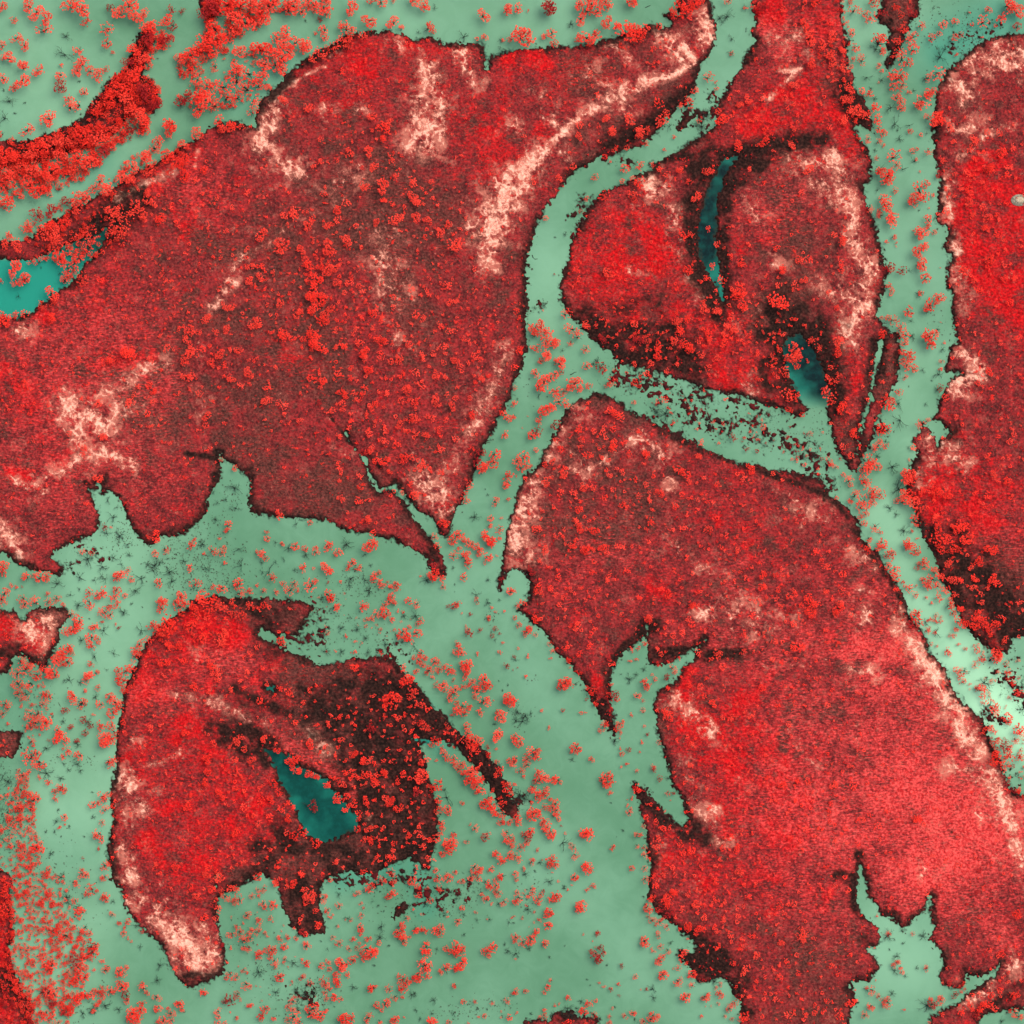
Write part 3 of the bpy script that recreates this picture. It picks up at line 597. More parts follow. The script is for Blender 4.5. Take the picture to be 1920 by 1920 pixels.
NB = 9
BIG = [crown_shape(100 + i, 52, 10, 0.062, 0.115, 1.05, 0.35) for i in range(NB)]
SMALL = [crown_shape(200 + i, 10, 9, 0.13, 0.22, 1.05, 0.3) for i in range(8)]
TINY = [crown_shape(300 + i, 5, 5, 0.28, 0.42, 0.9, 0.0) for i in range(6)]
SPARSE = [crown_shape(400 + i, 26, 8, 0.065, 0.115, 1.1, 0.5) for i in range(5)]

def mk(name, shape, mat): return mesh_from(name, shape[0], shape[1], mat, {"tint": ('FLOAT', shape[2])})
MESH = {}
for tag_, mt in (("coral", M_CORAL), ("bright", M_BRIGHT), ("crimson", M_CRIM)):
    MESH["big", tag_] = [mk("crown", s, mt) for s in BIG]
    MESH["small", tag_] = [mk("crown", s, mt) for s in SMALL]
    MESH["sparse", tag_] = [mk("crown", s, mt) for s in SPARSE]
TR = {"big": [mesh_from("trunk", *trunk_shape(s[3], i), M_BARK) for i, s in enumerate(BIG)],
      "small": [mesh_from("trunk", *trunk_shape(s[3], 50 + i), M_BARK) for i, s in enumerate(SMALL)],
      "sparse": [mesh_from("trunk", *trunk_shape(s[3], 80 + i), M_BARK) for i, s in enumerate(SPARSE)]}
BARE = []
for i in range(16):
    (v, f), (v2, f2) = bare_shape(i, 5 + i % 5, 0.85)
    BARE.append((mesh_from("trunk", v, f, M_DEAD), mesh_from("branches", v2, f2, M_DEAD)))
BUSHY = []
for i in range(10):
    (v, f), (v2, f2) = bare_shape(60 + i, 14, 0.7, 0.6)
    BUSHY.append((mesh_from("trunk", v, f, M_DEAD), mesh_from("branches", v2, f2, M_DEAD)))

# ------------------------------------------------------------------ plants read off the photograph
# per 480-pixel tile (tile column, tile row): x,y,radius in quarter pixels; b = vivid red, k = dark crimson, s = sparse
def R(tc, tr, s):
    out = []
    for t in s.split():
        kind = 'c'
        if t[-1] in 'bks': kind = t[-1]; t = t[:-1]
        x, y, r = (float(a) for a in t.split(','))
        out.append((tc * 480 + x / 4, tr * 480 + y / 4, r / 4, kind))
    return out
WT = []
WT += R(0, 0, """20,60,50 105,155,35 230,60,60 280,100,70 350,150,60 340,240,70s 540,60,70 610,80,85 650,170,45 130,290,60s 190,350,50 20,350,40 80,450,60 30,440,30 180,520,60 290,540,50 30,600,45 170,620,70
110,660,40 590,390,45 460,490,20 620,490,60 590,540,50 460,570,45 460,660,60k 680,540,45 750,570,55 800,520,30 810,330,45 850,390,20 820,220,65s 970,50,90 900,110,60 1010,150,60 1080,110,50 1250,150,55b 1300,200,45k
1370,90,30k 1290,80,40k 830,60,40k 520,750,40 530,820,60s 640,700,40 600,790,60s 380,900,75 210,980,70s 20,1010,35 90,1050,30 1300,930,75b 1290,1000,50 1190,1070,55 1170,1120,50s 1480,1010,60 750,1370,60 700,1420,40
620,1500,75 600,1570,60 510,1520,50k 380,1590,60k 210,1700,60 290,1620,60k 340,1760,75 130,1850,60 60,1840,50 90,1760,40 1080,1200,70 1000,1260,60 930,1340,60 840,1440,70 980,1330,60 1120,1290,50 1260,1180,60b 1330,1240,60b 1390,1200,55b 1380,1100,50
60,1530,70b 150,1470,50 300,1430,75b 240,1390,70 390,1300,75b 350,1350,60 250,1300,70 460,1180,60 600,1200,75b 680,1250,70 560,1270,50 740,1220,50b 800,1150,60k 640,1030,80b 750,1040,70 820,1080,55 560,1060,60 1040,890,80 990,850,60 1100,930,60b 980,960,45k
900,690,75b 820,760,70b 960,740,60 1130,720,75k 1170,790,60k 1090,670,60k 1000,600,60b 1040,550,50b 1160,220,60b 1110,200,60b 1210,340,50b 1260,290,60k 1120,300,60k 1080,460,60 1010,400,60b 960,480,50k 450,1040,70 360,1080,60 300,1130,70b 240,1180,60 130,1210,60b 50,1180,60b 20,1250,50b 70,1320,60 110,1400,50""")
WT += R(0, 0, """1600,60,80k 1540,100,60k 1700,40,90b 1800,60,90b 1880,40,70 1750,140,80 1850,180,90 1780,230,70 1620,230,80b 1560,300,75b 1650,320,75b 1600,390,60b 1500,370,60b 1440,430,70b 1400,450,60 1380,560,45b 1440,520,50b 1340,440,35
1480,600,50 1800,400,60 1900,380,50 1760,520,60b 1620,510,50s 1680,660,80s 1780,620,80s 1870,560,80s 1860,680,80s 1560,650,60 1480,720,90b 1400,740,60k 1360,780,50k 1560,770,80 1500,830,60b 1340,740,30 1620,800,60s 1700,740,80s 1780,740,60s 1900,850,50s 1640,910,50 1900,760,60s
1700,960,60 1740,970,50b 1660,980,40 1820,960,30 850,1580,60 920,1600,60s 1000,1640,60s 880,1680,70s 950,1700,60s 860,1780,60s 930,1800,60s 700,1780,70s 620,1800,60s 680,1860,60s 500,1860,60s 560,1780,50s 440,1800,60 400,1860,50 500,1690,60b 400,1720,60b 440,1760,60 1020,1540,50 1080,1600,50 1120,1500,45 1200,1640,40b""")
WT += R(1, 0, """30,60,80 100,60,70 60,160,60 20,190,40 40,120,60b 290,60,80 240,90,50 350,90,50 510,70,70 440,50,50 530,110,40 400,20,60 270,20,60 160,20,50 710,75,65 850,160,65 940,20,50 870,10,40 480,150,25k 515,230,45 510,285,40 450,250,18 680,230,70s 650,210,35 720,240,40
1030,185,55 1090,220,30 1270,50,55b 1170,15,60 1290,220,50 1330,240,25 1700,130,60 1720,280,32 1870,80,55 1030,5,25 1660,290,20 1850,310,20 1910,300,30 40,390,80b 60,360,60b 240,260,60b 160,290,50 210,330,60 290,330,50 380,350,60 340,370,60 200,440,80 140,420,60 250,400,60 70,490,60 190,520,60 150,500,50 50,590,60 80,640,40 20,650,50 100,670,25 500,400,60s 450,440,60s 560,360,50s 640,330,60s 700,330,50 700,290,40 690,370,40s 810,280,40""")
WT += R(2, 0, """70,290,90 130,320,50 90,250,45 40,70,45 120,80,15 300,45,85k 270,80,50k 500,30,60 600,50,80 700,20,60 640,90,50 560,90,50 720,60,40 510,150,55 720,180,60 780,210,40 300,260,45 310,330,40 250,280,30 560,290,70 620,270,50 600,330,45 500,300,35 870,20,60 930,20,40
1650,405,25s 1465,590,50s 1530,670,20 1525,615,16 1370,690,35 1330,790,45b 1250,790,30 1310,740,25 1100,780,45b 1130,900,50 1100,920,45 1150,860,35 980,1000,60 1030,970,30 940,1020,30 1010,1080,25 860,1110,25 770,1130,25 690,1180,25b 960,1250,40 1050,1240,25 840,1270,42 620,1330,32 740,1210,15 830,1360,25 960,1370,50b 910,1350,30
555,1490,25 250,1640,25 690,1470,50 900,1460,40 920,1500,30 520,1590,25k 1190,110,45b 850,260,90b 950,300,60b 900,230,60b 1000,230,50 1400,915,25s 1750,60,20 1620,10,40s 1100,200,30b 1260,50,50b 1310,60,60b 1360,30,60b 1300,120,50b 1400,20,40 1820,40,40 1880,50,50k 1210,130,35b 1330,1370,30 1280,1770,45b 1340,1760,30 1220,1030,20 1140,1130,18""")
WT += R(3, 0, """640,90,55s 770,140,60s 720,110,30 790,20,50 850,110,45k 960,50,40 990,120,30 1080,120,45k 820,340,80s 850,300,40b 840,390,40 700,460,50s 650,360,40 630,250,35 610,20,25 1010,220,40 960,310,40 1070,290,60s 1080,380,50 1060,270,30 1000,450,70s 960,400,40b 1040,480,45 830,500,25 850,530,20
1130,200,45s 1220,295,38b 1280,260,25 1300,190,42 1400,160,33b 1390,290,35 1440,260,30s 1600,180,60s 1650,75,33 1780,50,70 1860,100,60 1750,140,50 1820,60,50 1530,190,20 1700,200,18 1605,280,14 1860,210,40k 1510,100,12 1410,410,20 1270,550,65s 1190,590,40s 930,560,50 960,600,70s 1000,650,50s 930,660,40 1000,580,45 1055,695,22b 750,710,38 830,620,10 960,740,40 990,770,40 1010,815,25b 990,820,30
1230,690,35 1160,770,70s 1130,800,40 1190,720,30 790,820,50b 810,900,45b 830,970,35b 860,1010,35b 750,1050,40s 820,1070,35s 680,1040,20 1250,910,60 1190,890,40s 1060,985,27b 1140,1015,20 1080,1140,28 1120,1120,18 1200,1130,40s 820,1190,28s 930,1190,65s 960,1240,40s 840,1270,50 890,1330,60b 880,1370,45 910,1300,40 830,1300,40 865,1090,18 950,1430,28 1130,1440,80s 1070,1490,55 1180,1390,45 1100,1530,35 1160,1480,50 870,1540,70 850,1500,40 840,1580,30 930,1660,60 920,1620,35b 840,1620,35s 1203,1560,10 1200,1650,42 1150,1760,60 1120,1740,40 1205,1710,30 1240,1748,25b
935,1780,28 885,1820,20 960,1820,14 960,1850,10 1130,1890,60 1160,1850,40 1240,1465,20 1140,1285,12 1105,1200,18 750,1565,40s 830,1620,20s 1090,1730,14 1270,930,50b""")
WT += R(0, 1, """110,100,70 140,70,40 190,190,60 120,190,50s 210,170,40 10,190,25 300,40,50s 520,110,60s 490,190,45s 510,150,45s 560,90,40 390,290,60 330,370,40s 310,360,30 60,490,60b 30,450,40 140,450,40 200,435,40 460,30,60b 560,40,40 430,20,40 600,20,50 240,40,40s 630,150,50s 640,190,50s 400,340,40 1760,1590,28b 1665,1525,25s """)
WT += R(1, 1, """1790,1490,50b 1730,1590,55 1690,1600,45 1780,1550,50b 1870,1190,40 1890,1220,35 1870,1340,35 1890,1650,45 1870,1720,30 1890,1700,35 1790,1840,45s 1890,1820,20 1600,1720,35 1570,1790,30 1580,1840,30 1690,1480,40k 1660,1530,50k 970,1770,30k 1040,1760,20 1100,1775,22""")
WT += R(2, 1, """220,540,60 170,540,50 260,580,50 170,600,40 260,640,60 300,650,50 190,690,40 330,660,38 150,690,20 280,740,55 210,790,30 360,810,55 330,790,30 380,780,30 180,880,40 240,950,65 200,980,45 290,920,40 320,890,35 370,870,25 470,960,65 440,980,40 500,990,35 580,975,32b 330,1020,50 390,1020,35s 260,1140,65 230,1170,40 300,1130,40 350,1090,50s 400,1110,40 200,1240,35 190,1310,42k 150,1350,40b 180,1340,35
90,1510,50b 70,1590,45 40,1540,40 110,1570,30 180,1460,25 145,1580,18 320,1270,50k 560,830,38 660,840,50k 740,940,48s 720,970,30 910,950,35b 450,550,60s 400,440,50s 490,610,50s 560,700,40s 440,650,30s 1120,1090,50s 910,1100,22 20,990,22 15,1110,30 20,1200,25 1660,1360,35k 1740,1360,18 1840,1380,20 1880,1280,30b 1840,1460,20k 1760,1450,25k 1440,1010,18 315,140,12k 230,410,10 700,850,20 770,860,20s 1790,1315,14 1550,1400,16 120,1200,8 80,1290,8 30,1650,12 860,880,18s""")
WT += R(3, 1, """1000,110,42k 900,90,50k 920,100,25 1160,70,60 1120,70,30 1130,10,30 1170,175,48b 910,230,30 925,260,25 890,230,16 915,295,18 1145,280,26b 1210,370,50b 1190,420,40 1275,325,58 1050,415,48b 930,480,50s 900,470,30 1000,530,45s 980,560,30s 850,460,18 865,590,45b 1030,600,40b 1020,660,35b 1030,730,50b 1070,750,45b 1000,720,30 1040,820,50 1090,850,38b 1010,790,35 1020,910,30s 1205,610,75 1220,660,50 1180,620,45b 1300,790,25s 1290,845,20 1325,650,16 1285,990,33k
980,1020,33b 910,1060,48b 870,1120,48b 930,1120,40b 900,1300,35b 850,1300,48b 830,1320,35 1150,1260,50s 1190,1240,30s 1320,1070,35 820,1430,48s 880,1425,30 840,1390,25 790,1450,30s 750,1540,60s 750,1600,60 820,1580,35 700,1590,40s 770,1560,50 710,1700,60s 700,1680,40 790,1770,55 840,1790,42 780,1810,35 600,1690,45s 560,1640,22 620,1720,25 650,1800,50s 720,1850,65s 780,1850,35 690,1890,60s 620,1830,30 1050,1620,60 1030,1660,60 1070,1690,50b 1020,1620,35 1030,1800,60 1080,1850,60 1060,1780,50b 1000,1850,50s 1110,1890,50 960,1840,25
450,1540,42s 500,1585,30s 475,1570,20 220,1415,22s 255,1440,18 150,1370,25k 310,1330,25s 287,1495,14 215,1510,20k 285,1560,9 510,1810,20 180,730,75 150,780,50 200,760,55 200,820,40 120,860,38 135,900,32 330,660,50s 360,690,40s 450,920,35 460,840,25 510,930,28 440,1030,50 465,1080,45 410,1020,40s 130,1040,50 195,1035,40b 30,760,30 80,710,25 290,790,20 520,890,22 160,1080,30 150,1150,28 255,1190,25b 170,1165,22 410,1320,12 840,940,20s 790,1230,18 1880,60,14 1290,90,8 1295,495,8 1060,1530,14""")
WT += R(0, 2, """30,420,60 20,450,45 210,490,42 250,480,25 310,490,50 360,480,40 350,500,30 90,550,22 130,558,18b 172,560,12k 40,610,60s 20,660,50s 180,650,45s 190,690,45s 280,680,55s 370,670,45s 430,650,40s 480,690,22 360,612,22 610,300,20 690,305,25 790,110,30k 835,110,14 670,600,38 780,600,48 680,680,60s 740,620,40 910,460,55 880,490,40b 965,430,25 990,500,30 880,580,42b 860,640,40 880,690,40 820,700,35 940,630,25 790,750,50s 830,770,45s
1170,305,35b 1240,280,42s 1200,530,40 1440,250,40 1455,200,22 1535,315,18b 1600,290,45s 1660,300,40s 1650,190,20s 1720,100,38 1710,145,28b 1690,265,22 1685,385,20b 1425,420,35 1470,540,55s 1520,590,18 1600,560,28 1670,570,45 1800,540,50 1780,560,30 1870,590,35 1800,610,40s 1740,670,30 1220,690,55 1220,730,40 1200,670,30 1360,640,55 1350,700,50 1390,690,35 1320,680,30s 1370,760,30b 1260,850,85b 1220,880,60 1150,850,48 1300,820,45b 1180,900,40b
560,850,70s 530,900,60 600,820,50 540,760,40s 580,880,40 715,860,42 700,860,30 770,820,18 690,940,48 740,950,30 690,1000,42 745,975,22 490,1060,60 520,1030,50b 440,1110,55 530,1020,35 510,1120,48 550,1060,25 480,1140,35 400,1200,60 420,1220,50b 340,1190,45s 280,1220,45 160,1120,55s 190,1180,55s 230,1140,40 130,1210,48s 140,1290,55s 230,1280,55s 200,1370,45s 140,1360,40s 370,1380,50s 350,1370,35 685,1140,30 680,1240,55 650,1260,35 730,1205,25 740,1318,28 635,1340,22 560,1385,55b 620,1430,55s 755,1440,38b
870,1430,60s 830,1390,45 890,1470,50 850,1510,48 900,1440,40s 495,1480,35k 330,1440,40s 290,1510,55s 230,1510,48s 350,1580,60b 270,1580,50s 230,1600,40s 50,1440,50s 30,1510,35s 60,1470,25b 60,1590,18 545,1620,33k 635,1550,35k 680,1590,33k 645,1650,32k 705,1515,16 460,1690,60b 440,1640,42 500,1720,38 430,1710,35 475,1770,16 585,1725,30k 200,1615,25 240,1720,35s 260,1745,20 365,1710,14k 520,1790,35 600,1820,42 475,1835,25 240,1840,75s 300,1870,60s 280,1810,45 330,1890,35 760,1600,42b 840,1600,42 860,1650,55s 790,1690,55 800,1750,60 840,1700,45b 820,1870,55s 850,1860,40
890,1200,42 960,1190,50 1000,1170,40 1030,1090,50s 1050,990,42 1020,1040,40 930,1270,50b 940,1320,40b 900,1250,40 868,840,14 895,870,20k 1470,690,50b 1530,650,60b 1480,740,40b 1580,640,50b 1560,720,50b 1760,760,40 1820,780,40 1870,700,35 1640,710,50 1690,710,35 1050,1060,30""")
WT += R(1, 2, """405,82,25b 195,240,22s 180,20,40 85,145,20b 90,200,30 60,320,40 75,345,28 5,300,20 200,240,18 300,255,38b 370,280,32b 450,300,42s 455,270,18 540,255,48 560,245,25b 620,305,38 600,315,20b 850,240,60 880,240,45b 355,420,38 430,420,15 535,415,55 555,430,35b 690,420,25b 725,385,38b 780,420,28b 755,430,15 890,480,35 880,505,30 930,530,35 920,460,28 950,555,28 985,530,18s 1010,570,28b 1060,560,38b 1050,530,22 415,560,60s 450,520,30b 290,540,42s 250,590,45s 205,532,26b 155,598,25 55,595,30s 15,550,18 320,590,18 110,500,50s 545,625,48b 570,640,30 560,660,28 590,715,38b 625,700,18
540,525,16k 632,525,16b 805,705,42 830,700,25 1020,640,38b 1000,670,35 960,698,20 1035,690,28 980,760,48b 1020,800,30 950,740,30 960,780,28 900,770,40s 870,800,25 830,808,28s 1063,740,16b 1105,745,16b 1150,670,36b 1210,690,40s 1235,815,32b 1210,835,25s 830,855,20s 1040,880,16b 1100,900,45b 1150,950,45b 1210,910,42b 1145,870,25b 1060,940,30 1130,930,40 680,930,20 935,890,25s 540,900,25s 595,1045,14 195,960,42b 210,990,28 165,960,16 745,975,16 740,1045,20 715,1055,8 940,1055,22 870,870,8
1340,465,55b 1320,490,35b 1390,490,38 1300,480,25 1232,478,12b 1405,565,30s 1365,255,32 1340,190,35s 1530,165,42b 1500,180,38 1470,210,38b 1480,230,30 1590,225,38 1620,240,30 1560,215,20 1650,255,35 1525,270,22 1480,330,45s 1555,335,40 1590,320,30b 1600,390,38 1575,360,35 1680,280,38 1670,310,28b 1750,200,55b 1730,170,42 1770,220,45b 1735,330,42 1760,350,22 1715,380,16 1765,240,38 1762,45,30 1750,100,25 1830,125,42s 1843,45,14b 1830,190,22 1810,325,12 1842,500,25k 1562,488,35b 1910,595,35 1510,690,36b 1480,710,28k 1440,705,18k 1605,770,20k 1543,760,10
1660,665,32s 1750,795,24b 1798,748,14 1770,712,16 1860,740,14b 1800,875,26k 1770,925,22k 1680,885,22k 1600,905,38k 1570,855,14 1590,880,22 1830,915,15k 1850,975,16b 1510,985,26b 1530,1020,35b 1540,1060,38b 1500,1050,28 1665,1062,18b 1830,1052,20b 1880,1150,28k
1180,1090,22 1240,1060,38 1220,1110,38b 1265,1090,28 1250,1150,28b 1340,1120,38 1370,1130,25 1300,1190,42s 1370,1180,35s 1440,1175,42b 1470,1190,28 1410,1160,22 1200,1190,28b 1280,1210,22 1400,1300,42 1420,1285,25b 1320,1240,20 1580,1140,55b 1600,1160,35 1550,1150,38 1570,1230,38 1590,1205,25 1625,1270,28 1720,1250,50b 1700,1290,45 1750,1290,40b 1720,1330,30 1660,1340,42 1640,1310,25 1560,1310,28 1610,1300,25 1640,1390,22 1480,1350,55s 1500,1330,35 1450,1400,32 1540,1460,65s 1510,1490,40 1570,1500,42 1600,1450,25 1510,1430,28 1710,1420,55s 1740,1400,30 1680,1500,35 1470,1525,18 1890,1400,52b 1880,1430,30
1835,1530,58 1810,1500,28b 1800,1670,55 1830,1660,30b 1580,1610,38 1590,1660,30 1610,1720,65b 1570,1710,40 1680,1720,38 1650,1700,30 1600,1760,35 1440,1600,35s 1750,1820,28b 1900,1860,28b 1740,1760,22k 1805,1780,16 1810,1870,22b 1410,1810,35 1430,1840,35 1480,1850,35b 1540,1890,35 1400,1770,20 1490,1890,28 1357,1865,16b 1270,1860,42 1240,1880,25b 1350,1720,45b 1320,1740,28 1480,1765,14 1500,1220,8 1780,1415,9 1010,1405,75b 960,1420,35b 1060,1390,40 1130,1270,60b 1170,1250,35 1100,1290,30b 1180,1340,48 1230,1440,48 1150,1380,30 880,1600,48k 1260,1590,45 1230,1580,28b 1290,1620,25 1110,1170,35 70,700,35b""")
WT += R(2, 2, """5,590,30b 80,680,35 30,700,30s 20,790,22 50,850,28b 110,890,40b 95,910,30 130,870,25b 180,920,24s 280,990,28s 310,1050,28s 290,1100,16 115,1080,20b 15,1090,20k 50,1022,14 100,1228,18b 400,1280,60 370,1310,38b 430,1290,38 360,1270,25 420,1255,25b 20,1420,50b 10,1400,40 218,1485,18b 382,1490,20k 520,1502,18b 550,1500,14 273,1615,18b 40,1700,48 60,1740,38b 20,1680,35 160,1800,60s 180,1780,40 110,1850,45s 190,1840,35 20,1870,50s 110,1890,40s 30,1850,30b 480,1770,50 470,1790,32 510,1780,22b 450,1800,18 600,1850,28b
690,1605,45s 710,1590,25 660,1640,20 800,1590,38b 830,1570,20 785,1620,28 810,1650,20 600,1340,35b 640,1360,25k 570,1320,25 740,1390,50k 720,1370,25b 780,1360,28k 790,1400,25 615,1445,28 820,1810,25b 815,1775,16 870,1780,25k 970,1725,18b 960,1795,12b 860,1890,18b 822,1912,14b 990,1602,14 1020,1668,18k 1100,1720,25s 900,1520,18b 985,1480,24s 990,1500,12k 985,1415,18s 940,1380,32 1000,1290,48 1010,1310,28b 980,1260,20 1072,1255,22 1172,1240,34k 1205,1170,38s 1220,1200,20 1100,1145,22 1168,1125,16b 1250,1095,18b 885,1120,18 930,1108,18b 945,1022,20 890,1025,20 905,1050,12 1000,985,25 1050,1215,14 740,1290,18b
425,1110,26b 430,1160,16s 1060,1910,25 510,1210,22b 560,1400,16k 1030,790,45 480,1190,16 810,1695,10 420,1110,18 755,1285,10 1290,1160,8 40,1165,9k 10,1185,9k""")
WT += R(3, 2, """850,230,45 830,265,35b 870,260,28 910,320,48 940,300,22 880,330,22 1060,240,52b 1100,290,45 1030,230,35 1040,260,30 1130,310,20 1160,370,40 1170,410,35 1130,390,20 1240,450,40 1230,500,60s 1190,540,45 1280,500,45 1270,560,40s 1160,510,30b 1200,560,28b 1280,640,38 940,440,48b 960,490,40b 900,410,35b 1010,520,20b 1060,575,35 1030,560,20 1100,620,28 1100,780,50b 1080,830,50k 1130,830,40 1120,760,35 1350,700,42b 1380,760,30b 1420,820,45b 1410,870,28 1370,660,28
1090,60,42b 1110,90,22 1250,80,40b 1270,130,35b 1250,200,50b 1270,230,30b 1300,280,38b 1390,270,38b 1420,280,28b 1350,380,35 1340,1040,32b 1360,1070,22b 1560,1030,32 1600,1090,35 1620,1110,18 1690,1070,60 1720,1060,35b 1690,1100,40b 1740,1090,25 1410,1190,35b 1440,1205,35b 1430,1240,20 1550,1150,38s 1590,1340,48 1600,1380,30b 1560,1320,25 1660,1450,60s 1690,1490,45s 1720,1460,30 1780,1540,50 1800,1570,30 1870,1620,50b 1890,1650,38 1800,1200,28b 1830,1285,28b 1220,990,20s 1260,1000,18s 1180,890,35s 1210,880,25s 720,90,32b 750,200,30b 740,280,38b 690,40,25b 730,20,30 800,110,45s 840,150,20 1117,195,14b 1080,140,18
1780,1130,30s 1720,1210,25s 1880,1240,20s 1490,1200,14s 1870,1350,40 1760,1760,50k 1700,1700,40b 1800,1820,50b 1850,1700,40s 1700,1850,60b 1650,1600,40 1880,1840,40 1750,1900,50 1610,1640,30 1690,1640,30""")
WT += R(0, 3, """170,50,48s 210,90,32b 220,30,30 145,20,22 300,68,22b 370,105,30b 65,150,14b 68,195,16b 160,165,40s 120,160,18 205,170,12 260,240,70s 240,290,35 290,220,35 225,200,28 100,280,14 150,300,40s 470,140,50s 490,170,28 420,230,28b 415,180,30 450,150,25 485,365,32b 450,440,20b 492,425,12b 622,675,14k 770,210,48s 700,270,35b 740,260,28 800,230,38s 790,310,42s 820,190,28 770,400,32s 750,490,50s 770,530,35 720,510,25 745,603,18b 790,730,45s 830,700,35s 790,815,38s 770,820,20
620,790,45s 650,800,30 620,760,22 580,870,32 570,850,18b 690,910,55s 660,940,30 730,910,22b 790,960,40 800,990,25 770,970,22b 845,1095,32s 590,1040,50 600,1090,38 570,990,32 630,1060,25b 600,1130,18 640,1190,48s 680,1240,30 680,1280,20b 900,1150,26b 960,1150,30 940,1195,20 930,1240,28b 960,1275,16b 990,1300,13b 290,590,60b 270,600,35b 310,570,30 365,940,28b 375,965,16 690,1340,45k 700,1380,50b 720,1320,32b 670,1390,32 580,1430,55k 600,1490,50 640,1420,40 600,1570,45b 640,1570,42b 570,1610,32b 490,1250,52s 440,1230,35 530,1240,25 400,1220,38b 390,1470,48 370,1510,38b 400,1440,28
600,1720,60b 640,1700,38b 580,1740,40b 690,1700,40 700,1670,28 750,1680,45s 770,1710,28 830,1670,45s 860,1680,25 920,1640,50b 950,1620,28 900,1600,28 900,1520,38b 930,1540,30 890,1550,25b 950,1500,30 790,1510,38s 810,1490,25 950,1700,42k 960,1740,30b 1000,1830,60b 1060,1800,55b 1030,1870,55b 1070,1760,35 970,1880,30 1080,1650,45s 1110,1680,25b 1070,1610,22 1180,1720,42s 1190,1790,38 1180,1820,18b 1350,1770,42b 1370,1800,25b 1330,1750,25b 1290,1830,45s 1270,1800,22 1530,1680,35b 1545,1695,18b 1520,1665,18 1640,1820,38s 1640,1860,25 1770,1870,22b 1610,1905,14
400,1860,45b 330,1870,40 1230,1890,45 1290,1890,30 1190,1910,25 380,1670,50 330,1680,38k 420,1700,45 400,1760,45k 510,1810,50b 480,1840,30k 550,1800,30 1850,1620,42s 1880,1640,22b 1780,1560,35s 1830,1510,28s 1730,1545,42s 1700,1570,22 1860,1530,18 1870,1790,28b 1890,1770,18 1730,1730,50k 1780,1690,32k 1690,1750,28k 1860,1100,38s 1780,1175,25s 1860,1120,15 1800,980,50s 1760,1000,30 1890,960,30s 1700,960,45s 1660,920,30s 1780,900,28b 1740,1240,42s 1800,1220,42s 1830,1290,50s 1880,1270,38s 1870,1340,38s 1830,1340,25 1890,1220,30 1640,1910,20 1690,1920,30 1660,940,20
50,930,40b 30,1060,50b 60,1090,35b""")
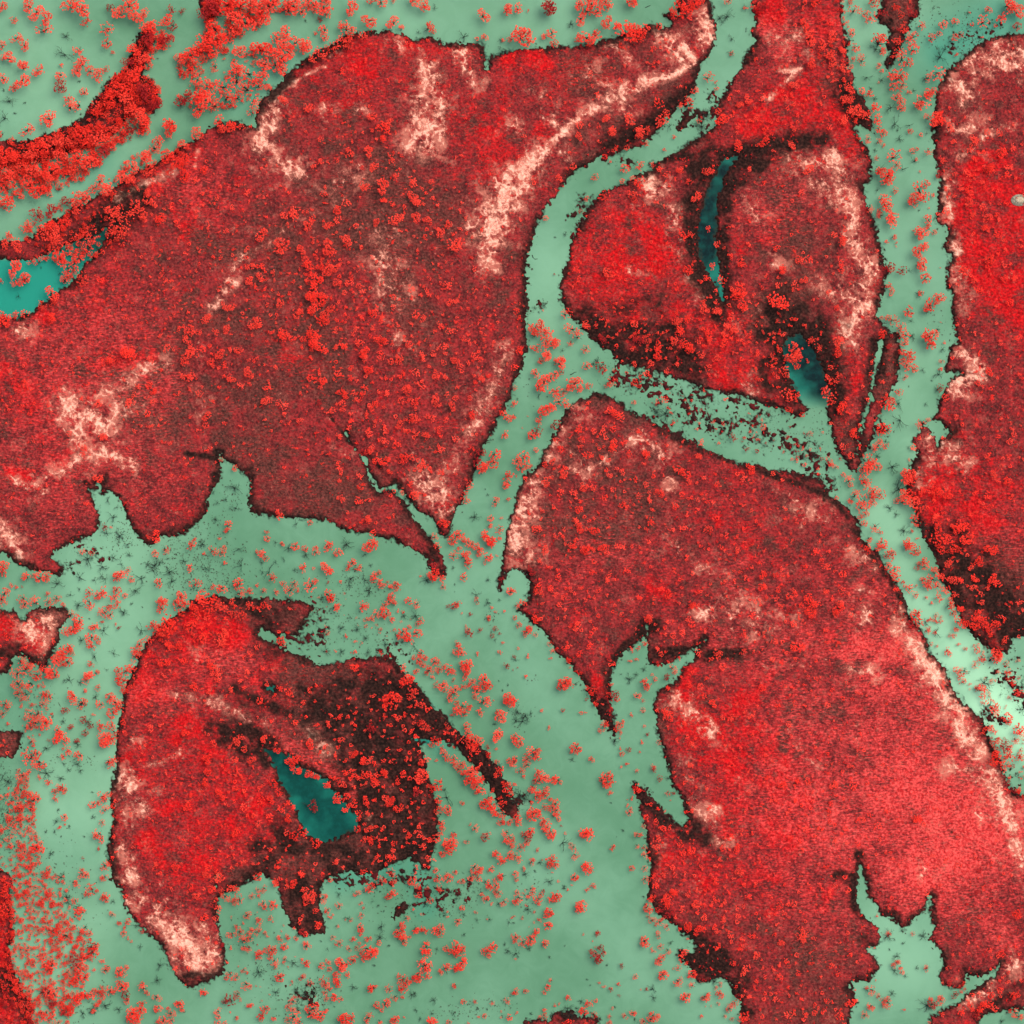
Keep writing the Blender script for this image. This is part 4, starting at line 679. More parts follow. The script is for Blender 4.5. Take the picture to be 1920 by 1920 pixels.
WT += R(1, 3, """20,810,38 35,795,20 60,900,36s 20,910,28s 20,960,18 125,1020,40b 150,1030,18b 55,1010,38s 60,1040,22 108,1122,22b 30,1140,38s 20,1130,22 20,1220,38s 70,1240,25s 90,1260,12 183,1268,26 190,1290,14 240,1262,25 240,1280,14b 300,1278,22 220,1330,35 210,1350,20 385,1330,42s 370,1320,22 120,1365,42 100,1380,28b 150,1350,20 30,1395,38b 20,1420,28 60,1380,18 140,1440,42s 150,1490,20 110,1420,25 220,1430,25s 205,1460,15 240,1490,10b 375,1455,38b 350,1430,16 390,1480,16 185,1565,42 200,1550,22b 165,1560,18b 350,1570,32s 270,1600,16 410,1610,32s
490,1480,32b 550,1505,24b 545,1455,22 530,1440,12 650,1465,55 630,1490,35b 680,1470,30b 630,1440,25b 720,1435,35b 740,1440,18b 520,1600,50s 530,1620,32 600,1560,42 620,1590,40b 620,1620,28b 590,1540,20 690,1550,26b 830,1350,50b 870,1380,48b 810,1410,38 900,1370,30b 790,1380,22 850,1410,30b 780,1310,16 760,1410,15b 730,1280,26b 700,1350,28s 755,1345,24s 840,1280,28 860,1275,14b 630,1310,40s 575,1268,26s 780,1195,38b 800,1210,22 790,1245,20 920,1310,25 1080,1180,45 1060,1230,38b 1100,1220,32 1110,1280,40b 1080,1260,32 1150,1265,18s 1120,1310,25b 1195,1200,38b 1210,1210,22
1265,1208,35b 1250,1215,20 1370,1210,55s 1390,1190,32 1350,1210,25 1380,1240,30b 1275,1340,50b 1260,1365,32 1300,1380,30b 1280,1310,25 1265,1475,68s 1240,1450,32 1300,1480,38 1270,1510,30 1210,1555,48 1225,1575,32b 1190,1560,28b 1285,1560,32 1100,1580,52s 1080,1560,28b 1130,1600,30 1105,1650,38b 1120,1630,22b 1085,1655,20b 1160,1600,20 1500,1340,55b 1540,1365,42b 1470,1370,35b 1500,1395,25 1560,1350,25b 1425,1345,28 1440,1365,15 1540,1460,52b 1510,1480,38b 1560,1440,28b 1500,1510,22 1420,1500,52s 1380,1530,28s 1440,1480,22 1780,1340,42b 1740,1370,42b 1710,1370,28b 1750,1400,25 1800,1330,18
880,1648,42b 860,1650,22b 895,1630,20b 1000,1655,38s 1040,1715,35s 1100,1720,20 900,1770,32 915,1800,20b 975,1760,38 990,1775,20b 1000,1740,15 940,1815,20b 1497,1625,27b 1560,1748,26b 1652,1742,25s 1770,1750,25s 1885,1740,28s 1895,1760,14 1045,1880,40b 1020,1890,22b 1060,1865,20 1110,1868,12 680,1890,60b 720,1870,38b 640,1880,38b 700,1910,40b 660,1860,25b 850,1865,40s 830,1890,25b 930,1895,22 600,1720,40b 580,1700,20 640,1725,18 430,1800,60s 400,1790,35b 480,1840,45b 450,1770,30 520,1810,25 430,1850,28 490,1870,28b 280,1740,38s 300,1710,18 240,1790,32s 280,1810,25 290,1860,55s 240,1890,32s 330,1900,42s 230,1780,14
70,1800,38b 50,1850,40b 40,1880,22 90,1800,18 135,1865,26 520,1680,28s 530,1730,22 560,1650,18 1310,1905,48b 1350,1900,20 1715,1858,22b 1670,1868,14b 1450,1900,25 1900,1860,30b 1840,1825,10 1835,1870,10 1590,1915,16 855,900,48s 870,880,25 840,910,25 760,940,34s 740,950,14 1025,935,38b 1000,955,30 980,970,20b 925,830,45s 1030,830,42s 980,840,25 1020,770,38s 1040,850,20 560,835,22 500,975,42s 520,960,22 540,1060,33s 530,1075,18 555,1120,20 580,1095,12 625,1030,35s 785,1010,22s 815,1050,18s 795,1100,30s 715,1135,20s 670,1135,10 610,1180,20s 1185,1058,15 1130,1125,28s 1245,1095,15s
1310,990,32s 1330,985,14 1220,950,28b 1200,960,16 1215,890,30b 1170,840,38b 1150,855,20b 1190,825,18b 1280,895,22s 1370,820,45s 1350,830,25k 1445,825,38 1430,800,22 1390,890,40s 1380,910,20 1350,768,25b 1490,780,22 1500,770,10 1545,850,25 1520,850,16 1640,740,42s 1670,760,35 1640,790,38s 1610,830,28 1670,830,28 1690,750,20 1770,750,28b 1745,770,14 1760,870,40b 1740,850,18b 1850,810,38b 1820,820,22b 1800,880,32b 1790,840,20 1800,925,25 1695,950,20b 1730,985,38s 1745,970,20 1820,940,35s 1860,1000,38s 1770,1020,15b 1550,1050,26b 1530,1045,12 1510,1150,35s 1520,1140,16 1440,1078,12b 1435,1115,12b
1650,1078,18s 1735,1135,10 1840,690,38b 1860,700,22b 1810,640,40b 1790,650,20b 1900,650,38b 1880,480,40s 1900,520,45s 1880,550,35b 1910,580,30 1840,410,35b 1860,400,18 1900,400,30b 1740,490,28s 1720,520,38k 1645,450,35s 1605,418,14b 1580,550,25s 1545,263,22b 1450,560,55b 1460,600,48b 1420,580,35 1490,560,30b 1485,485,32b 1400,640,28b 1380,640,18b 1350,520,38b 1380,490,28b 1400,450,25 1400,420,32b 1370,410,18b 1338,378,14b 1440,310,42 1450,340,25 1370,230,35b 1360,240,20b 1380,310,32 1350,330,25 1360,120,48b 1330,150,32b 1300,130,25 1390,100,20b 1240,60,60 1220,80,38b 1270,40,35
1610,30,65 1640,60,50b 1600,90,45b 1670,110,48b 1560,50,38 1650,140,38 1690,160,42b 1660,180,25b 1700,70,25 1740,220,45b 1720,260,50b 1760,270,40b 1690,270,28b 1800,320,42b 1770,300,35b 1810,350,25b 1850,340,35b 1840,270,30b 1830,220,22 1830,20,40 1810,50,28 1860,120,25b 1900,130,35 1900,190,32b 1520,10,28 450,560,38b 415,530,18b 350,470,42b 330,440,20b 290,510,45b 430,290,40k 440,310,25k 430,245,22k 170,180,35b 130,110,38b 760,450,32b 765,385,22b""")
WT += R(2, 3, """190,40,45 240,70,52 210,90,38b 170,95,25k 150,140,45s 150,160,30 190,205,50b 250,200,42b 230,190,30 260,150,25 285,225,22b 340,90,46b 320,80,22b 360,105,20 690,70,42 740,80,45 710,110,40b 690,110,25b 730,45,35 670,90,22b 735,185,22b 85,65,18b 20,115,20b 60,20,40s 940,25,22s 1060,10,25k 1105,75,27k 1165,185,25s 1210,185,20k 1190,242,8b 160,340,60 190,320,38b 140,360,38 210,360,25b 245,285,28b 330,265,38b 340,310,40 300,300,35 320,360,32 350,380,22 245,390,38 230,410,28b 260,440,45 290,480,48 290,510,35b 255,460,28b 310,490,25b
40,345,28k 40,380,40 50,410,32b 130,470,42b 110,510,45k 110,550,30 150,480,20 80,490,20 60,590,40s 20,660,38s 50,680,32 10,540,25 25,790,28b 30,830,22 85,750,20 145,700,35s 160,690,18 195,615,18b 300,690,48 330,720,32b 290,730,32 310,660,18b 270,710,22 555,490,58b 530,490,32b 580,480,32b 550,510,25b 455,590,35s 470,650,38s 440,570,20s 500,650,15s 755,600,26b 760,580,14b 565,745,52b 590,760,30b 550,730,30b 470,810,36b 485,825,18 565,910,22b 610,880,22b 620,895,14b 590,885,10 895,750,27b 345,850,13b 422,912,14b 450,875,10b 397,490,14 368,433,12k 303,780,9 228,688,9
895,225,18b 865,235,8 868,280,16b 880,335,32s 890,310,18 935,150,38b 920,145,20b 955,165,18b 940,500,34s 965,500,20 935,580,24s 990,590,26s 990,655,34s 995,745,30s 1000,830,40s 990,435,22s 330,950,42b 350,970,32b 300,980,35b 320,1000,20 160,900,22b 150,930,28 215,950,25b 190,980,38 200,1010,22 240,918,20k 50,970,45s 40,930,22 30,1000,30 280,1080,42 260,1095,32b 305,1095,25b 270,1065,22b 175,1080,18s 200,1140,20b 265,1180,38b 285,1175,20b 300,1180,10 165,1155,10 130,1190,8s 515,1035,52 530,1050,32b 500,1040,28 530,1000,18 490,1060,20 30,1270,45s 20,1290,25 80,1300,45s 140,1280,45 130,1310,25 170,1240,32b 185,1215,28 250,1315,35 235,1320,18b
640,1240,27k 635,1235,18b 625,1390,50k 660,1410,42k 640,1440,32k 660,1340,30k 590,1370,22k 690,1370,20k 700,1385,12b 25,1437,16s 820,1480,25k 922,1560,24b 1015,1040,42s 1030,1070,28 1000,1060,25b 1000,1020,18b 1040,980,28b 1050,1140,35s 1020,1115,20s 1110,1150,38s 1130,1130,20 1160,1190,30s 1080,1180,14 1100,1250,32s 1085,1230,16 990,1300,45 980,1310,25b 1010,1290,20b 975,1275,18 1110,1340,30s 1165,1365,32s 1060,1375,22s 1045,1350,12 1110,1435,52s 1130,1420,28 1090,1440,25 1245,1500,30s 1210,1500,10 1130,1550,45 1140,1530,22b 1110,1560,25b 1245,1590,45s 1260,1580,22 1280,1385,40 1300,1380,28 1265,1440,20b 1300,1460,20b 1345,1540,40 1360,1555,22b 1330,1555,20b 1350,1630,32s 1425,1590,25k
1300,1710,45 1290,1730,25 1320,1700,22b 1445,1710,40 1430,1720,22b 1465,1690,20b 1560,1690,38b 1580,1700,20 1560,1620,25s 1525,1645,22s 1635,1800,42s 1620,1810,22 1670,1755,30b 1690,1710,28k 1545,1765,18s 1495,1785,12s 1450,1785,7 1590,1860,20s 1650,1880,22s 1415,1858,18b 275,1640,28b 265,1630,14b 295,1590,22s 240,1680,18b 105,1672,22b 90,1665,12b 25,1670,30b 15,1690,20b 655,1613,14b 690,1632,16b 797,1622,18b 740,1660,20k 750,1650,12 805,1705,14k 1005,1658,18k 967,1658,8 425,1722,26b 415,1715,14 575,1760,34 560,1770,20b 632,1745,20b 540,1820,40b 520,1815,25b 560,1835,20 615,1840,32s 325,1775,16b 355,1770,12 240,1806,20b 240,1855,30s 210,1870,22s 250,1840,14 35,1830,16
905,1838,30b 920,1835,14b 850,1855,30s 740,1860,25s 752,1802,14b 1060,1855,45s 1090,1860,25 1040,1880,35b 990,1900,38s 1040,1840,20 1740,1850,45b 1720,1880,30 430,1908,38b 390,1910,20b 730,1910,25b 550,1905,22 1255,1200,20b 1315,1275,14b """)
WT += R(3, 3, """960,1460,35s 990,1490,22b 1000,1530,22b 940,1480,25b 970,1450,22 905,1240,28s 912,1245,14b 1085,1243,22s 1185,1500,30s 770,1660,42s 740,1650,20 830,1710,32s 890,1750,50s 900,1730,28 870,1740,25 860,1770,18 770,1780,40s 760,1790,25 720,1850,38s 1290,1730,45s 1300,1720,25 1225,1770,42k 1210,1740,28b 1240,1790,22b 1020,1807,16b 820,1105,14b 1400,1700,34k 1480,1655,22s 1460,1610,22b 1445,1680,18 650,1660,12b 1210,1905,16b 805,1590,10 1440,1640,14k 1850,1830,45s 1880,1860,30 1820,1820,22b 1790,1340,20s""")
WT = [t for t in WT if t[2] > 1]

LT = []      # on dry land
LT += R(0, 0, """1220,1640,45b 1540,1280,40b 1390,1330,60b 1100,1440,40 1160,1530,40 1090,1640,40 1280,1300,35 1470,1360,30 1860,1450,30 1700,1740,25 1740,1560,25 1650,1400,20""")
LT += R(1, 0, """650,540,30b 790,700,30b 210,750,45 400,810,45 870,880,40 960,970,60b 940,1050,40b 1000,930,30 490,1050,25 840,1150,50 700,1150,40 1020,1200,35 1050,1330,32 1170,1350,35 1180,1390,30 1170,1470,40 1200,1540,50 820,1400,50 940,1410,70 960,1520,32b 1020,1530,25b 510,1460,28b 430,1640,32b 610,1580,40b 620,1650,35 540,1690,45 300,1610,60 220,1630,35 390,1700,50 1060,1660,65 910,1680,40 1200,1640,50 1280,1660,40 1440,1690,40 1380,1750,45 680,1530,35 700,1810,50 560,1860,80 200,1850,75 340,1890,45 40,1760,60 1500,1830,70 870,1260,40 480,1220,30 430,1250,20 1240,1420,20 1320,1370,25 1030,1820,20b 750,1700,25 """ )
LT += R(2, 0, """700,890,40 770,990,50 510,1030,40 880,900,50 500,940,35 640,720,30b 810,610,25 590,560,25 850,500,15 460,1250,30 350,1330,30 160,1350,20 1080,1520,25 1370,1480,50 1700,1100,50b 1890,1080,50b 1690,950,25 1830,880,25 1770,750,40 1700,780,40 1880,740,35 1620,745,22 1550,840,30 1470,1300,50 1250,1300,40 1160,1310,30 1100,1270,25 1570,920,60b 1790,1270,25 1540,1830,30 1470,1720,25 1640,880,20""")
LT += R(3, 0, """360,30,45b 300,300,60 480,290,50 400,350,45 460,410,50 330,480,50 260,190,45b 110,70,30 550,400,40 480,480,40 570,520,45 190,640,45 120,740,30 600,680,50 700,680,30 610,750,40 570,750,40 650,840,60 700,860,40 560,900,45 740,880,35 200,970,30 170,1100,40 1200,700,45b 1270,860,40b 1270,930,35b 1300,910,30b 1350,960,40 1390,1080,30 1530,1060,45 1510,1120,35 1740,1150,50b 1830,1110,30 1300,1200,30 1490,1300,35 1640,1260,50b 1800,1260,35 1440,1410,25 1500,1430,28b 1600,1360,25 1610,1560,32 1640,1640,45 1500,1520,40 1720,1760,30b 1610,1700,40b 1330,1590,35 1530,1600,30 540,1810,50 490,1760,30 550,1780,30 60,1860,30b 250,1450,25 300,1290,50 1640,1000,30 1730,1000,30 1780,1320,35b 1270,1310,40k """)
LT += R(0, 1, """380,470,50b 760,190,30b 1560,480,50 1430,560,50 1490,580,30 1390,620,28 1430,660,32 1520,700,30b 1620,570,30 1710,560,40 1440,740,60 1390,790,45 1590,800,40 1690,820,30b 1650,730,50 1790,710,40 1400,920,50 1450,900,30 1130,970,35b 1150,1015,30b 1040,980,25 1010,1040,25 980,1110,45 1150,1090,25 1110,1180,30b 1210,1220,20 1560,1210,45 1550,1270,30 780,1340,50 530,1330,28 620,1440,40 630,1480,30b 740,1660,50 1140,780,35 1720,400,45 1680,370,30 1900,520,40 1880,90,40 1870,180,40 1740,920,40 1810,970,30 1880,880,50 1500,1030,30 1350,1030,20 1260,690,30 1010,1320,22 740,1110,40 1280,1400,20 960,760,80b 840,780,40b 1210,850,20b """)
LT += R(1, 1, """430,260,60b 400,330,55b 470,330,60b 430,390,60b 500,350,40b 410,590,40b 450,640,60b 500,690,55b 430,680,50b 360,630,30b 210,600,48b 250,600,30b 190,560,25b 810,720,50b 820,750,40 780,650,35 760,640,25 850,850,42b 870,850,25b 500,930,35b 520,960,32b 490,980,25 650,1030,38b 670,1050,30b 655,1110,32 650,1150,25 1110,1520,48b 960,1540,45b 900,1530,32b 990,1520,25 860,1450,38 840,1470,25b 1080,1270,38 1190,1220,42 1170,1230,28b 720,1250,28b 700,1290,25 780,1650,30 790,1730,30b 765,1830,33b 460,180,55b 400,70,45b 370,60,30b 540,100,60 480,80,40b 430,150,35b 600,90,40 330,1230,28 70,1225,18 250,1250,20 220,1130,32 210,1190,22 80,1080,50 90,990,35b 170,1100,28 550,1370,25b 455,1330,18b 625,1350,28 1130,1000,45 1130,990,25b 1480,1130,42 1500,1070,25 1340,1080,40
1200,880,35 940,640,48b 970,650,28 900,630,25 1700,910,38 1740,890,25b 1400,680,35 1420,740,22 1410,800,25 1060,1410,35b 970,1390,32 550,1480,22b 495,1475,16 970,1310,32 900,1240,22 1270,1350,38 1300,1350,20 720,920,32b 410,920,30b 440,920,18b 800,250,35 770,230,25 1500,780,42 1530,830,28 1630,1200,42b 1190,1790,45 1170,1800,25b 650,1820,30 620,1820,20 860,1830,20 40,80,32b 30,500,45 20,520,30b 180,360,42 1240,1590,38 1200,1600,22b 1160,1710,28b 40,160,40 130,130,25 120,570,22b 155,830,22 340,430,40 310,450,30 560,400,40 510,490,50b 530,440,35 600,560,30 610,200,40 700,200,35 660,280,25 590,680,30 670,670,35b 620,880,32b 710,840,25b  890,430,35b 870,440,25b 940,480,35 1200,440,35 1170,260,30 1240,290,22 1030,310,25 1030,390,25 1080,330,15 1060,520,22 1150,670,35 1220,650,20 1110,630,16b 880,550,25
750,550,28 1250,480,25 1250,740,30 1330,730,28 1250,780,22 1070,780,45 1010,790,30 940,760,28 1350,900,38 1430,900,30 1080,920,16b 970,920,20b 940,920,15 1250,985,22 820,990,28b 800,1040,30b 750,1080,25 970,1030,32 930,1020,20 900,1110,30b 865,1155,25b 830,1190,18b 1090,1090,32 1140,1080,22b 1190,1140,22 1370,1110,25 1430,1040,22 1510,980,22 1600,1070,25 1380,1300,25 1430,1230,25 1330,1220,30 1290,1210,25 1500,1370,30 1550,1300,16b 1210,1330,22 850,1340,32 840,1310,22 1390,1450,30 1250,1550,20b 1210,1530,18 1300,1600,22 1380,1630,28 630,1600,30 640,1640,20 620,1560,22b 630,1680,20 690,1520,20b 580,1160,28 570,1260,25k 710,1190,22 460,1100,35k 1180,1360,20 1600,650,25 1560,620,25 1450,570,30 1380,520,30 1340,560,22 1450,350,30 1500,330,30 1440,220,35 1300,290,25 1280,260,20 1640,760,35 1680,780,25 1600,800,22 1540,870,20 """)
LT += R(2, 1, """510,1300,35b 490,1310,22b 610,1320,28 520,1380,28b 510,1430,25 760,1300,28b 750,1410,42b 740,1450,28 760,1440,25 880,1480,25b 840,1400,30b 1000,1490,40b 1000,1500,25b 370,1450,30b 390,1640,38 370,1650,22 560,1490,35b 590,1490,25 830,1620,28 950,1320,25b 680,1520,18 680,1330,30 700,1370,22 690,1280,20 1320,1700,28 1310,1640,35b 1270,1620,38b 460,1780,32 540,1730,40 600,1740,30 1110,1780,42b 1020,1840,28 830,1870,32b 1230,1880,30b 1790,1600,40b 1770,1580,25b 1730,1670,32 1690,1640,22 1530,1710,25b 1400,1490,38 1420,1400,30 780,1180,50b 820,1210,35 740,1160,35 560,1150,20 950,1800,25 760,1750,25 840,1770,16 1000,1720,28 330,1380,25 730,1650,25 300,1550,25 250,1560,28b 250,1700,40 1160,1415,18 1270,1790,25b 700,1800,20b 360,1780,35 500,1900,40b
1300,680,60b 1330,700,45b 1100,740,50b 1090,680,40b 1040,800,30 920,810,25 560,520,40 1210,640,40 1320,480,40b 1440,400,50 1540,400,50 1710,270,60b 1690,310,50b 1730,380,50b 1660,560,40 1600,540,35 1480,600,45b 1590,660,40b 1500,80,30 1720,60,40b 1570,180,35b 1460,170,30b 1320,110,45b 1410,740,35 1600,1070,20 1240,500,45 1250,560,45b 920,520,35 1160,860,25 1240,810,22 940,640,40k 1020,640,25 680,620,40k 720,130,50 500,180,30b 480,110,30b 1000,880,30 1540,760,30 1470,840,30 30,420,30b 50,460,20b 60,710,40b 20,840,30b""")
LT += R(3, 1, """120,105,50b 230,30,40 300,30,35b 540,60,30b 540,110,28b 450,270,25 510,390,25b 60,360,90b 80,430,14b 200,220,32 80,220,30 260,180,40 520,640,50 510,720,45b 540,1130,50b 590,1080,22 550,1110,25b 470,1250,20 620,1310,40b 640,1350,30b 680,1270,20 560,1430,28 620,1500,30 690,1430,22b 1460,100,35b 1440,120,22 1540,180,30 1580,260,30b 1760,170,35b 1850,180,30b 1650,30,50b 1800,350,35b 1870,610,30b 1420,520,20 1440,620,20 1380,770,18b 1580,740,20b 1740,650,25 1560,950,25b 1660,1060,30b 1410,1210,25 1090,1430,30b 1310,1370,20 1640,1510,30 1790,1690,40b 1690,1640,40 1840,1340,25 1800,1390,30 1180,1890,25b 1140,1760,40b 1260,1780,50b 1340,1810,40b 1640,1790,35b 1720,1360,20b 1660,870,40b 780,800,20 770,880,20
860,940,22 930,600,20k 910,690,30k 700,980,20 740,1080,20 900,900,25k """)
LT += R(0, 2, """  1170,180,50b 1530,940,45b 1660,950,60 1700,900,40 1280,980,45b 1360,1000,40b 1440,850,50b 1560,1100,25 1650,1190,35 1600,1150,50b 1650,1230,40 1600,1210,35 1460,1310,50b 1230,1230,30 1390,1120,30b 1240,1120,50b 1110,960,35b 1820,1025,16b 1830,1090,18 1850,1190,30 1830,1310,25b 1800,1260,30 1880,1060,30 1750,1330,40 1150,1340,30 1400,1660,50b 1140,1620,40 1210,1590,30 1000,1530,20 930,1570,35b 1770,1720,50 1810,1690,40 1890,1850,50 1730,1760,30 1550,1860,60b 1760,1850,40 1840,1770,40 1610,1730,40b """)
LT += R(1, 2, """830,60,45 800,70,25b 1000,40,20b 1400,80,42b 1420,95,25b 880,160,30b 710,120,16b 1330,395,28k 700,1400,28 880,1370,30 860,1680,25 640,1700,38 630,1530,32b 460,1590,30b 540,1580,30 745,1550,16b 780,1220,20 740,1160,40b 250,1350,35b 140,1370,30b 350,1420,30 70,1700,50 160,1780,45b 60,1700,30b 300,1840,70b 270,1880,45b 240,1860,40b 740,1820,50b 820,1870,55b 860,1850,35 600,1820,30b 420,1740,60b 1070,1540,35 1010,1600,22b 1100,1600,22 1040,1520,28b 970,1530,16b 960,1640,20 1210,1680,22 1160,1660,20 1180,1530,28 55,1165,28b 15,1010,25 180,1320,35b 90,1290,30 580,1200,20b 1000,1270,25 30,1410,40b 290,1580,28 """)
LT += R(2, 2, """205,560,30b 220,610,28 325,620,25 350,490,30b 290,575,28b 450,260,38b 550,280,50b 600,290,25 680,260,45b 710,300,25 240,280,42 820,260,35 500,120,42b 470,70,30 190,130,40 620,130,48b 1120,590,32b 1170,620,38b 960,630,30b 1340,690,40b 580,1000,32b 490,860,42 1330,1290,28b 1440,1380,25b 1160,1325,25b 1580,1160,32 1550,1070,38 1390,1050,28s 1170,1500,45b 1180,1550,28b 1140,1490,25b 1410,1310,30 1870,1310,35b 1040,800,38 1300,1580,25b 640,780,20b 1150,870,20b 1730,1050,25 1240,1710,20b 1870,470,42b 1870,560,38b 780,250,20 210,370,25 340,440,20b 150,440,40k 600,450,25b 520,570,20 650,590,25 440,580,25 700,510,30 860,440,30b 1800,770,30b 1730,920,25b 390,1020,25b 390,640,25 620,870,20
720,1090,25k 500,1060,30b 180,800,40b  410,980,18b 350,690,18 820,770,20 850,810,12 1210,920,30 1280,900,30 1450,890,20 1280,120,35 1470,130,40 1040,70,35b 330,180,22 1350,840,30b 1320,800,25 1740,220,14 1690,300,20 1490,1100,20b 1080,1030,25 1120,1060,25  1340,1880,35 1340,1740,25 1500,1440,40b 1640,1540,30""")
LT += R(3, 2, """350,300,35b 310,680,45b 310,750,50b 360,690,35b 290,630,35b 520,720,50b 500,750,35 540,690,30 1570,360,38b 1590,390,25b 1350,390,35 1670,490,48b 1720,540,35b 1380,500,50 1430,520,30b 1870,570,18b 1880,680,30 1440,740,42b 1550,780,48b 1600,830,55b 1540,850,45b 1700,840,40b 1660,900,40b 1480,850,40b 1770,950,30 170,740,48k 50,470,25b   70,580,28b 560,470,35b 450,290,20 500,440,16b 430,410,35 400,370,25b 190,840,30 30,1110,25 90,1140,25b 130,1050,20 360,1250,20b 270,1290,16b 180,1310,18b 160,1370,16 560,1390,20b 70,1450,25b 150,1590,25 70,1660,16 220,1000,60b 310,910,20 100,970,20 40,970,30 550,590,30 590,1280,16b 670,1350,20 480,1330,20b 990,1310,18 440,1440,28 1110,420,25k 1660,270,60b 1450,100,60b 1480,200,60b 1400,130,50b 1340,210,45b 1260,40,30  1400,620,30 1340,580,35b 1530,560,30 """)
LT += R(0, 3, """1780,25,20b 1840,170,30 1410,290,50b 1560,790,50 1570,740,40b 1590,900,40b 1480,950,40 1650,820,50 1200,790,30b 1320,740,50b 1430,880,30b 1560,30,45b 1550,100,50b 1640,180,50b 1690,230,40b 1840,290,45 1900,350,30 1830,700,35 1740,750,25 1880,520,25 1640,1060,35 1600,1020,30k 1540,1120,35b 1620,1120,25 1660,1320,25k 1060,1220,25k 1740,900,40 1770,470,60b 1160,720,35 1370,1350,25  1420,1500,20b 1560,1280,25 1600,1460,20 1320,1500,25 940,960,20b""")
LT += R(1, 3, """20,150,30 40,240,45b 110,240,50b 190,310,45b 240,260,35b 270,290,35b 250,370,50b 110,370,45b 20,410,40 230,480,30 230,610,22b 110,600,30  160,740,20b 165,850,45 230,890,25 290,870,40b 400,940,60 370,900,30 330,800,35b 380,980,30 450,1070,25b 350,1105,14b 330,1150,20 460,1170,32b 440,1000,25 370,1240,25 350,1220,30k 480,1160,20 495,790,25b 450,720,25 620,700,38 650,740,25 590,710,22 700,660,14 910,660,35b 930,690,25 970,720,25b 1010,670,40b 990,650,25 1040,560,35b 1150,500,32b 1140,555,22b 1130,520,20 850,460,50 900,430,25b 950,460,25b 870,540,50b 820,530,35 930,580,30b 1210,740,25b 1260,730,22 1290,680,38 1340,685,20
1250,580,38 1300,540,32b 1270,520,28 1260,610,18b 1060,100,35b 1100,50,40b 1020,250,60b 1060,300,40b 970,230,40 1200,180,50k 1240,170,25 1090,155,18b 1220,100,35b 1250,30,40 880,90,50b 850,50,45b 800,60,35b 740,50,35b 680,30,40b 970,20,50b 980,55,30b 560,120,40b 530,130,35b 600,210,45b 640,240,40b 680,210,40b 670,300,40b 740,270,42b 770,330,35b 820,240,50b 850,330,35 700,280,30b 590,80,30b 460,50,50b 400,40,50b 340,20,50b 280,10,40b 600,250,30b 1150,330,20 1170,415,16b 1250,410,16 1230,480,20 820,770,28b 790,790,16 770,715,16 870,780,16 640,110,40 """)
LT += R(2, 3, """1260,570,26b 1345,610,35b 1320,610,22b 1275,635,28b 1580,600,27b 1690,600,42b 1520,830,28b 1525,860,22b 1130,450,27b 1110,440,16b 1080,400,25b 1005,370,25b 1035,270,18b 1305,330,23b 1360,320,25 1480,300,25b 1380,1020,38 1350,1025,20b 1395,1080,22b 1440,1125,28 1570,1130,32 1690,1100,25 1685,1155,22 1540,1220,28 1635,1240,32 1605,1215,14b 1635,1300,22 1800,1260,28b 1725,1275,22 1530,1340,24b 1700,1350,22b 1825,1400,38 1650,1460,26b 1760,1490,35 1730,1530,28 1835,1590,22b 1875,1490,18 1895,1560,18b 1770,960,26b 1630,930,20b 1320,940,25 1400,1210,40b 1430,1195,28b 1380,1230,25b 1640,520,30b 1515,220,20k 1380,910,22 1490,1030,16 1515,990,18b 1415,885,20k 1160,960,35b 1200,940,45b 1220,920,30b 1140,1000,30b 1170,1020,40b 1110,1050,30k 1200,1070,35k 1160,1100,30k 1090,1060,25 1330,1190,40b 1300,1180,25b 1220,1110,20
1040,980,25b 1080,870,35b 1060,810,25b 1140,790,25 1220,800,22 1200,740,25 1130,660,20b 1300,790,20 1370,800,18 1080,530,35 1080,590,30 1420,740,25 1700,770,40 1270,1050,30  1820,1640,16b 1780,1720,25 1890,1730,20 1760,1880,22 1880,1860,20b 1030,680,18b 1310,480,16b 1360,535,10b 1145,320,12b 1100,310,10 1600,520,16   1660,820,18 1760,500,14b 1640,410,20 1380,140,12b 1300,100,20 1660,240,16 1870,270,20b 1900,60,25b 1330,400,10b""")
LT += R(3, 3, """100,130,42b 205,105,26b 290,100,32 460,265,24b 455,310,22b 450,350,14 280,345,16b 285,460,30 380,460,25 465,400,25b 500,420,18b 665,565,25b 395,900,24b 465,930,22 250,1240,50 240,1200,25 260,1280,28 80,1025,35b 190,1010,30 150,1020,20 90,1555,30b 205,1400,24 130,1440,22b 610,1390,24b 410,1820,24b 350,1830,26b 275,1840,26b 270,1880,24 530,1860,35b 550,1840,20 1860,1090,45b 1750,1380,35b 1720,1400,22 1150,670,28k 1580,750,28k 750,740,20b 920,968,18b 60,1730,28 1650,1360,25b 1600,1790,45b 1560,1850,40k 1850,1700,40b 440,1740,25b 620,1750,35b 590,1760,25b 650,1730,25b 60,1680,16 150,1700,16  150,1840,35 
420,740,20b 450,740,16b 240,545,18b 160,520,22b 500,540,25 540,490,20b 610,910,22 575,820,22b 600,1230,18 520,1540,20b 470,1480,25 80,1470,20 100,1290,35 115,870,16b 760,350,22b 700,390,30 870,880,18k 410,175,16b 510,200,14b 580,450,25b 740,520,16 820,430,30 1110,360,50b 1560,910,30k 630,130,35b 480,120,45 880,320,20b 670,380,20b   740,1550,10b 760,1340,10b 800,1350,10b 1310,1610,14b 1300,1840,25 1450,1820,35b 1520,1780,40b 1660,1690,35b 1740,1660,30b 1640,1760,40b 1580,1800,30b 1700,1800,30 1370,1610,35k """)

